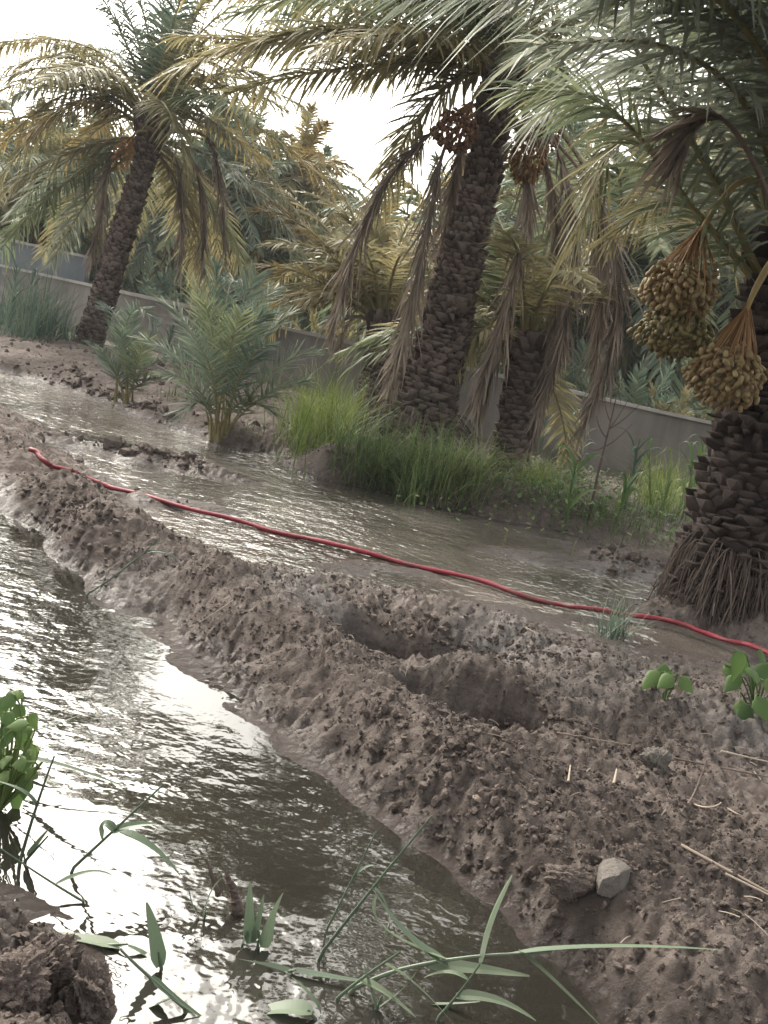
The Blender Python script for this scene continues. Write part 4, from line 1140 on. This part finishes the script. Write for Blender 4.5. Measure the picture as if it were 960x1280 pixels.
leafy('large-leaved green plant at the hose end by the stout palm', (945, 892), [(915, 825, 0), (930, 815, -.05), (950, 810, .05), (940, 835, -.1), (960, 830, 0), (925, 845, -.05), (955, 850, -.12), (925, 875, -.1), (945, 870, -.15), (965, 880, -.05), (905, 830, .03), (975, 815, .05), (985, 840, 0), (940, 885, -.12), (920, 812, .08), (980, 870, -.1)], .07, .055)
leafy('tiny wilted green seedling on the grey crust bank', (832, 872), [(826, 840, 0), (838, 838, .02), (850, 846, -.02), (842, 845, -.04)], .062, .055, dead=5)
leafy('bright green creeper with rounded leaves hanging over the ditch', (2, 1000), [(5, 870, 0), (20, 880, .02), (35, 895, 0), (15, 905, -.05), (42, 915, -.02), (28, 925, .03), (10, 935, 0), (38, 945, -.05), (22, 958, 0), (32, 975, -.03), (12, 980, 0), (5, 890, -.05), (40, 930, .05), (-5, 920, 0), (-10, 880, .05), (-15, 960, 0), (25, 862, .04), (18, 868, -.02), (46, 900, .02), (8, 918, -.03), (30, 938, -.03), (14, 948, .02), (44, 960, 0), (20, 988, .02), (36, 905, -.06), (2, 905, -.04), (25, 912, -.06), (12, 965, -.06), (34, 952, -.08), (6, 945, -.03)], .031, .027, zbase=.02)

# ------------------------------------------------------------------ reeds and blades in the ditch
def reed(label, stem_px, leaves, w=.016, z0=0.0, r=.0035, mat='reed', lift=0):
    """stem and leaves as pixel paths with depth offsets, standing where its foot meets the water"""
    b = at_z(stem_px[0][0], stem_px[0][1], z0); Y = b[1]; t = thing('reed', label, 'reed', b, 'reeds in the near ditch')
    A = catmull([at_y(p[0], p[1], Y + (p[2] if len(p) > 2 else 0)) for p in stem_px], 16); A[0, 2] -= .02
    g = Geo(); g.tube(A, np.linspace(r, r * .5, 16), 6, 0, .5); g.build('stem', M[mat], t)
    for lf in leaves:
        pts, ww = (lf[0], lf[1]) if isinstance(lf[0], list) else (lf, w)
        P = catmull([at_y(p[0], p[1], Y + (p[2] if len(p) > 2 else 0)) for p in pts], 14)
        g = Geo(); blade_leaf(g, P, ww * 1.3, 0, rng.uniform(.2, .9)); g.build('leaf', M[mat], t)
    return t


reed('bent green reed with one leaf upright and one long leaf lying over the ridge', [(430, 1240), (500, 1212), (590, 1196), (690, 1190)],
     [([(640, 1193), (760, 1184), (905, 1188)], .020), ([(598, 1203), (612, 1150), (640, 1094)], .026), ([(650, 1190), (690, 1225), (752, 1284)], .034), ([(535, 1205), (590, 1210), (662, 1220)], .018), ([(560, 1205), (510, 1170), (465, 1110)], .022), ([(560, 1200), (480, 1160), (472, 1118)], .014)])
reed('thin straight reed stalk slanting up over the ditch water', [(395, 1200), (470, 1105), (540, 1020)], [([(465, 1108), (485, 1140), (480, 1175)], .012)], r=.0028)
reed('fine slanting reed stalk, paler and next to the thin straight one', [(405, 1168), (440, 1100), (470, 1040)], [([(440, 1100), (455, 1085), (470, 1082)], .007)], r=.0022)
reed('reed with a pale folded leaf lying on the water', [(86, 1090), (140, 1040), (205, 980)], [([(140, 1040), (165, 1032), (195, 1030)], .016), ([(150, 1040), (190, 1060), (225, 1095)], .026), ([(145, 1040), (130, 1030), (128, 1050)], .016)], r=.003)
reed('slim dark reed stem standing by the leafy creeper', [(24, 1080), (45, 1010), (68, 945)], [([(45, 1010), (30, 990), (-10, 975)], .012)], r=.0032)
reed('low dark reed blade with split tip near the leafy creeper', [(30, 1078), (60, 1045)], [([(35, 1070), (50, 1050), (62, 1035)], .012)], r=.003)
reed('long arching reed leaves entering from the picture edge', [(-30, 960), (0, 948), (40, 945)], [([(-10, 945), (60, 952), (160, 985)], .014), ([(-20, 930), (40, 915), (110, 890)], .010), ([(-20, 910), (30, 885), (60, 860)], .007), ([(40, 935), (100, 925), (165, 912)], .009), ([(-20, 990), (40, 975), (80, 985)], .012)], r=.003)
reed('broad reed leaf floating flat over the ditch by the soil clod', [(130, 1182), (160, 1180)], [([(150, 1184), (90, 1172), (36, 1168)], .022), ([(160, 1182), (210, 1215), (250, 1265)], .010)], r=.003)
reed('upright green blade out of the water, second from the soil clod', [(202, 1212), (198, 1190)], [([(200, 1208), (192, 1165), (183, 1128)], .020)], r=.003)
reed('tuft of sharp green blades standing in the reflection', [(322, 1185), (323, 1175)], [([(312, 1180), (312, 1140), (313, 1103)], .016), ([(318, 1178), (324, 1150), (330, 1118)], .014), ([(332, 1185), (340, 1150), (354, 1116)], .020), ([(328, 1232, -.03), (326, 1195), (322, 1163)], .020), ([(300, 1195), (306, 1170), (320, 1160)], .012)], r=.003)
reed('pale curved reed leaf bending back into the water', [(395, 1275), (385, 1262)], [([(390, 1265), (345, 1262), (295, 1276)], .030), ([(400, 1272), (392, 1250), (365, 1222)], .016)], r=.003)
reed('green reed leaf lying flat between blade tuft and bent reed', [(360, 1215), (370, 1212)], [([(365, 1215), (300, 1205), (245, 1190)], .016), ([(365, 1212), (420, 1222), (470, 1228)], .012), ([(430, 1245), (520, 1255), (600, 1252)], .014)], r=.003)
reed('small dark reed shoots along the ditch bottom edge', [(470, 1262), (478, 1245)], [([(470, 1262), (500, 1240), (520, 1215)], .010), ([(470, 1262), (460, 1225), (455, 1205)], .008)], r=.003)
reed('grass-like reed stalk leaning on the soil ridge beside the gap', [(105, 745), (150, 715), (200, 672)], [([(150, 715), (175, 695), (215, 668)], .014), ([(130, 730), (120, 745), (105, 765)], .010), ([(180, 690), (205, 690), (225, 700)], .008)], r=.003, mat='weed_blue')

reed('fallen reed stalk lying flat on the water left of the bent reed', [(240, 1268), (180, 1215), (150, 1186)], [([(190, 1222), (215, 1245), (262, 1278)], .012), ([(215, 1248), (180, 1262), (150, 1268)], .014)], r=.003)
reed('short dark blades in shallow water beside the rotten stump', [(255, 1150), (258, 1140)], [([(255, 1150), (262, 1120), (275, 1100)], .010), ([(250, 1152), (240, 1130), (236, 1112)], .009)], r=.0022)
reed('dim reed leaf drooping into the ditch under the thin straight reed', [(420, 1250), (450, 1225), (500, 1190)], [([(450, 1225), (480, 1240), (520, 1272)], .016), ([(480, 1205), (520, 1232), (560, 1272)], .016)], r=.003)
reed('crossing fine stalks at the ditch edge below the ridge', [(545, 1275), (575, 1240), (600, 1205)], [([(570, 1245), (620, 1250), (670, 1276)], .014), ([(585, 1225), (560, 1215), (530, 1222)], .009)], r=.0026)
reed('thin bare stalk leaning left over the bright water', [(110, 1130), (60, 1100), (0, 1060)], [([(70, 1105), (110, 1090), (140, 1094)], .008)], r=.0022)
# submerged stump
b = at_z(285, 1138, 0); t = thing('stump', 'small rotten dark stump sticking out of the ditch water', 'stump', b)
g = Geo(); g.tube(catmull([at_y(300, 1140, b[1]), at_y(292, 1118, b[1]), at_y(283, 1092, b[1])], 18) + rng.normal(0, .0022, (18, 3)), np.linspace(.010, .004, 18) * rng.uniform(.7, 1.3, 18), 8, 0, .3); g.build('stem', M['twig'], t)
g = Geo(); g.tube(catmull([at_y(272, 1118, b[1]), at_y(266, 1098, b[1]), at_y(258, 1075, b[1])], 10) + rng.normal(0, .0015, (10, 3)), np.linspace(.005, .0025, 10), 6, 0, .3); g.build('branch', M['twig'], t)

# ------------------------------------------------------------------ stones, clods, straw
def lump(name, px, py, sx, sy, sz, label, mat, cat, seed, flat=.25, crumb=.15):
    b = hpt(px, py)
    import bmesh
    bm = bmesh.new(); bmesh.ops.create_icosphere(bm, subdivisions=5, radius=1)
    co = np.array([v.co for v in bm.verts]); r_ = np.random.default_rng(seed)
    for k in range(9):
        n = norm(r_.normal(0, 1, 3)); dd = r_.uniform(.38, .72) if name == 'stone' else r_.uniform(.55, .85); s = co @ n
        co = co - np.outer(np.clip(s - dd, 0, None), n) * (1 - flat)
    dsp = 1 + .3 * crumb * perlin(co[:, 0] * 17 + co[:, 2] * 5, co[:, 1] * 17 + co[:, 2] * 11, seed + 2) + .25 * crumb * perlin(co[:, 0] * 33 + co[:, 2] * 9, co[:, 1] * 33 + co[:, 2] * 19, seed + 3) + crumb * perlin(co[:, 0] * 3 + seed, co[:, 1] * 3 + co[:, 2] * 2.3, seed) + .5 * crumb * perlin(co[:, 0] * 8 + co[:, 2] * 3, co[:, 1] * 8 + seed, seed + 1)
    co = co * dsp[:, None] * np.array([sx, sy, sz]); a = r_.uniform(0, 3)
    co[:, :2] = co[:, :2] @ np.array([[math.cos(a), -math.sin(a)], [math.sin(a), math.cos(a)]])
    for v, c in zip(bm.verts, co): v.co = c
    me = bpy.data.meshes.new(name); bm.to_mesh(me); bm.free()
    at = me.attributes.new('var', 'FLOAT', 'POINT'); at.data.foreach_set('value', np.full(len(me.vertices), .5, np.float32))
    me.materials.append(M[mat]); o = link(name, me); o.location = tuple(b + [0, 0, sz * .38]); tag(o, label, cat)
    return o


lump('stone', 764, 1108, .044, .037, .036, 'angular grey stone lodged on top of the mud ridge', 'stone', 'stone', 3, .1, .03)
lump('stone', 820, 960, .055, .045, .035, 'dark rounded grey clod on the trampled mud', 'stone', 'stone', 5, .3, .2)
lump('stone', 470, 935, .035, .03, .02, 'small flat brown stone halfway up the ridge slope', 'clod', 'stone', 8)
lump('stone', 596, 1000, .013, .01, .008, 'tiny pale tan pebble on the ridge slope', 'straw', 'pebble', 9)
lump('soil_clod', 710, 1110, .05, .04, .03, 'brown soil lump directly beside the angular grey stone', 'clod', 'soil clod', 12)
lump('soil_clod', 58, 1228, .045, .04, .042, 'tall crumbly clod crowning the dark spit of soil', 'clod', 'soil clod', 14, .3, .35)
lump('soil_clod', 105, 1248, .04, .035, .035, 'dark clod at the water\'s edge of the soil spit', 'clod', 'soil clod', 15, .3, .35)
lump('soil_clod', 12, 1250, .055, .05, .042, 'big clod of the soil spit touching the picture edge', 'clod', 'soil clod', 16, .3, .35)

def straw(name, pts, r, label, mat='straw', dz=.01):
    P = []
    for p in pts:
        h = hpt(p[0], p[1]); P.append(h + [0, 0, dz + (p[2] if len(p) > 2 else 0)])
    g = Geo(); g.tube(catmull(P, 12), np.linspace(r, r * .6, 12) * .5, 6, 0, rng.uniform(.4, .9)); return tag(g.build(name, M[mat]), label, 'straw' if mat == 'straw' else 'twig', 'dry stalks lying on the mud')


straw('straw', [(850, 1062), (905, 1092), (975, 1130)], .007, 'thick pale straw stalk lying across the ridge near the grey stone')
straw('straw', [(905, 1098), (960, 1125), (990, 1140)], .005, 'shorter straw just under the thick pale stalk')
straw('straw', [(695, 920), (740, 928), (790, 936)], .004, 'thin pale straw on the plateau behind the ridge')
straw('straw', [(900, 943), (930, 950), (965, 958)], .006, 'bleached stick above the dark twig near the leafy plant')
straw('twig', [(840, 952), (890, 962), (970, 978)], .006, 'long dark twig running beside the rounded clod', 'twig')
straw('twig', [(858, 1010), (868, 992), (876, 978, .05)], .006, 'forked brown twig poking up from the mud', 'twig')
straw('straw', [(866, 1010), (885, 1014), (900, 1008)], .005, 'curved pale straw at the forked twig')
straw('straw', [(908, 1015), (920, 1022), (930, 1026)], .004, 'short pale straw a step past the forked twig')
straw('straw', [(766, 984), (767, 976, .02)], .006, 'stubby white root end on the plateau')
straw('straw', [(709, 982), (709, 972, .02)], .005, 'small whitish stub near the ridge crest')
straw('straw', [(577, 895), (576, 880, .03)], .003, 'upright little white stalk behind the ridge crest')
straw('straw', [(236, 788), (260, 775), (290, 758, .01)], .005, 'tan reed stick lying on the ridge near the gap')
straw('twig', [(735, 700), (725, 665, .0)], .003, 'thin stick standing out of the channel mud', 'twig')

# crumbs of soil over the ridge: uncountable
import bmesh
bm = bmesh.new(); bmesh.ops.create_icosphere(bm, subdivisions=1, radius=1); ico = np.array([v.co[:] for v in bm.verts]); icf = np.array([[v.index for v in f.verts] for f in bm.faces]); bm.free()
g = Geo()
def crumbs(poly, n, smin, smax):
    C = np.array([hpt(*p) for p in poly])
    W = rng.dirichlet(np.ones(len(C)) * .7, n); P = W @ C + np.concatenate([rng.normal(0, .05, (n, 2)), np.zeros((n, 1))], 1)
    z = height(P[:, 0], P[:, 1])
    for p, zz in zip(P, z):
        if zz < .015: continue
        s = smin * (smax / smin) ** (rng.random() ** 2.2)
        V = ico * (1 + rng.normal(0, .22, (len(ico), 1))) * s * rng.uniform(.6, 1.2, 3)
        g.add(V + [p[0], p[1], zz + s * .2], icf, None, 0, rng.uniform(.1, .8))
crumbs([(620, 1110), (760, 1230), (900, 1270), (960, 1200), (820, 1100), (720, 1040), (400, 880), (500, 1000), (600, 950), (300, 780), (260, 740), (380, 890)], 700, .002, .014)
def soil(x0, x1, y0, y1, n, smin, smax, pw=2.0, th=-.1):
    X = rng.uniform(x0, x1, n); Y = rng.uniform(y0, y1, n)
    keep = perlin(X * 3.1, Y * 3.1, 41) + .6 * perlin(X * 9, Y * 9, 42) + rng.normal(0, .3, n) > th
    X, Y = X[keep], Y[keep]; Z = height(X, Y); k = Z > .014; X, Y, Z = X[k], Y[k], Z[k]; n = len(X)
    s = smin * (smax / smin) ** (rng.random(n) ** pw)
    V = ico[None] * (1 + rng.normal(0, .24, (n, len(ico), 1))) * (s[:, None] * rng.uniform(.55, 1.35, (n, 3)))[:, None, :]
    V = V + np.stack([X, Y, Z - s * .35], -1)[:, None]
    F = icf[None] + (np.arange(n) * len(ico))[:, None, None]
    g.add(V.reshape(-1, 3), F.reshape(-1, 3), None, 0, np.repeat(rng.uniform(.1, .8, n), len(ico)))


soil(-.5, 1.1, 1.1, 2.2, 26000, .0010, .0085, 3.2)
soil(-.9, 1.8, 2.2, 3.4, 36000, .0012, .009, 3.2)
soil(-2.6, 2.4, 3.4, 5.2, 28000, .0018, .012, 3.0)
soil(.2, 1.4, 1.1, 2.3, 20000, .0010, .009, 3.2, -9)
soil(-.6, 1.0, 1.6, 3.2, 12000, .0012, .005, 2.0, -9)
soil(-6, 3.0, 5.2, 13, 16000, .005, .04, 2.5)
crumbs([(80, 680), (150, 700), (180, 690), (100, 630), (20, 560), (40, 620)], 300, .004, .02)
crumbs([(560, 860), (640, 900), (760, 950), (900, 1020), (950, 1080), (950, 960), (820, 920), (700, 880)], 600, .002, .012)
crumbs([(420, 750), (560, 790), (700, 830), (820, 860), (640, 800), (330, 720)], 500, .003, .016)
crumbs([(0, 440), (100, 460), (200, 510), (270, 540), (150, 490)], 500, .006, .04)
crumbs([(350, 590), (450, 615), (560, 640), (660, 655)], 250, .008, .035)
crumbs([(40, 526), (100, 553), (180, 573), (300, 593), (240, 584)], 200, .008, .05)
crumbs([(745, 690), (790, 698), (835, 706)], 90, .008, .04)
crumbs([(20, 1180), (60, 1190), (110, 1230), (60, 1270), (0, 1260)], 500, .002, .012)
tag(g.build('soil_crumbs', M['clod']), 'loose crumbs of brown soil scattered over ridges and banks', 'soil', kind='stuff')

g = Geo()
for x0, x1, y0, y1, n_ in ((-.3, 1.2, 1.5, 3.4, 260), (-2.2, 2.2, 3.0, 5.0, 160), (-5, 3, 6, 12, 200)):
    for k in range(n_):
        x_, y_ = rng.uniform(x0, x1), rng.uniform(y0, y1); z_ = float(height(x_, y_))
        if z_ < .03 or perlin(np.array([x_ * 2.0]), np.array([y_ * 2.0]), 77)[0] < -.05: continue
        l_ = rng.uniform(.006, .03) * (1.6 if y_ > 5 else 1); az = rng.uniform(0, 6.28); u = np.array([math.cos(az), math.sin(az), rng.normal(0, .3)]) * l_
        p = np.array([x_, y_, z_ + .006]); g.tube(catmull([p - u, p + [0, 0, rng.uniform(0, .3) * l_], p + u], 4), rng.uniform(.0006, .0014) * (1.7 if y_ > 5 else 1), 4, 0, rng.random())
tag(g.build('straw_litter', M['straw']), 'fine bits of straw and leaf strewn over the mud', 'straw litter', kind='stuff')
# ------------------------------------------------------------------ light, sky, camera
for o in [o for o in bpy.data.objects if o.parent is None and o.type == 'EMPTY']:
    pass
for o in bpy.data.objects:      # sub-parts modelled in world space sit under parts that already carry the offset
    if o.parent is not None and o.parent.parent is not None: o.matrix_parent_inverse = Matrix.Identity(4)

SUN_EL, SUN_AZ = R(41), R(-36)          # azimuth from +Y, towards -X
w = bpy.data.worlds.new('World'); S.world = w; w.use_nodes = True
nt = w.node_tree; nt.nodes.clear()
sky = N(nt, 'ShaderNodeTexSky'); sky.sky_type = 'NISHITA'; sky.sun_disc = False; sky.sun_elevation = SUN_EL; sky.sun_rotation = SUN_AZ
sky.dust_density = 6.0; sky.air_density = 1.0; sky.ozone_density = 1.0
hs = N(nt, 'ShaderNodeHueSaturation', i_Saturation=.22); nt.links.new(sky.outputs[0], hs.inputs['Color'])
bg = N(nt, 'ShaderNodeBackground', i_Strength=.13); tn = N(nt, 'ShaderNodeMix', data_type='RGBA', blend_type='MULTIPLY'); tn.inputs[0].default_value = 1; tn.inputs[7].default_value = (1, .975, .90, 1)
nt.links.new(hs.outputs[0], tn.inputs[6]); nt.links.new(tn.outputs[2], bg.inputs[0])
ow = N(nt, 'ShaderNodeOutputWorld'); nt.links.new(bg.outputs[0], ow.inputs[0])

HZ = True
if HZ:
    m, ntz = new_mat('air'); vp = N(ntz, 'ShaderNodeVolumePrincipled'); vp.inputs['Density'].default_value = .0013; vp.inputs['Color'].default_value = (.92, .95, 1, 1); vp.inputs['Anisotropy'].default_value = 0
    oo = N(ntz, 'ShaderNodeOutputMaterial'); ntz.links.new(vp.outputs[0], oo.inputs['Volume'])
    g = Geo(); V = [[x, y, z] for x in (-180, 180) for y in (-12, 160) for z in (-1.2, 9.0)]
    g.add(V, None, [[0, 1, 3, 2], [4, 6, 7, 5], [0, 4, 5, 1], [2, 3, 7, 6], [0, 2, 6, 4], [1, 5, 7, 3]])
    tag(g.build('haze', m), 'thin pale air haze over the grove', 'haze', kind='stuff')
sl = bpy.data.lights.new('sun', 'SUN'); sl.energy = .65; sl.angle = R(50); sl.color = (1, .93, .82)
so = bpy.data.objects.new('sun', sl); COL.objects.link(so)
sd = Vector((math.sin(SUN_AZ) * math.cos(SUN_EL), math.cos(SUN_AZ) * math.cos(SUN_EL), math.sin(SUN_EL)))
so.rotation_euler = (-sd).to_track_quat('-Z', 'Y').to_euler()

cd = bpy.data.cameras.new('camera'); co = bpy.data.objects.new('camera', cd); COL.objects.link(co)
cd.sensor_fit = 'VERTICAL'; cd.sensor_height = 24; cd.lens = F0 / H0 * 24; cd.clip_end = 1000; cd.clip_start = .05
Rc = RT * math.cos(ROLL) + UP * math.sin(ROLL); Uc = -RT * math.sin(ROLL) + UP * math.cos(ROLL)
mw = Matrix([[Rc[i], Uc[i], -FW[i], CAM[i]] for i in range(3)] + [[0, 0, 0, 1]])
co.matrix_world = mw
S.camera = co
S.view_settings.view_transform = 'Standard'; S.view_settings.look = 'None'; S.view_settings.gamma = 1; S.view_settings.use_curve_mapping = False
S.view_settings.exposure = 1.9
S.cycles.max_bounces = 9; S.cycles.diffuse_bounces = 6; S.cycles.transparent_max_bounces = 8
S.cycles.use_denoising = True; S.cycles.denoiser = 'OPENIMAGEDENOISE'
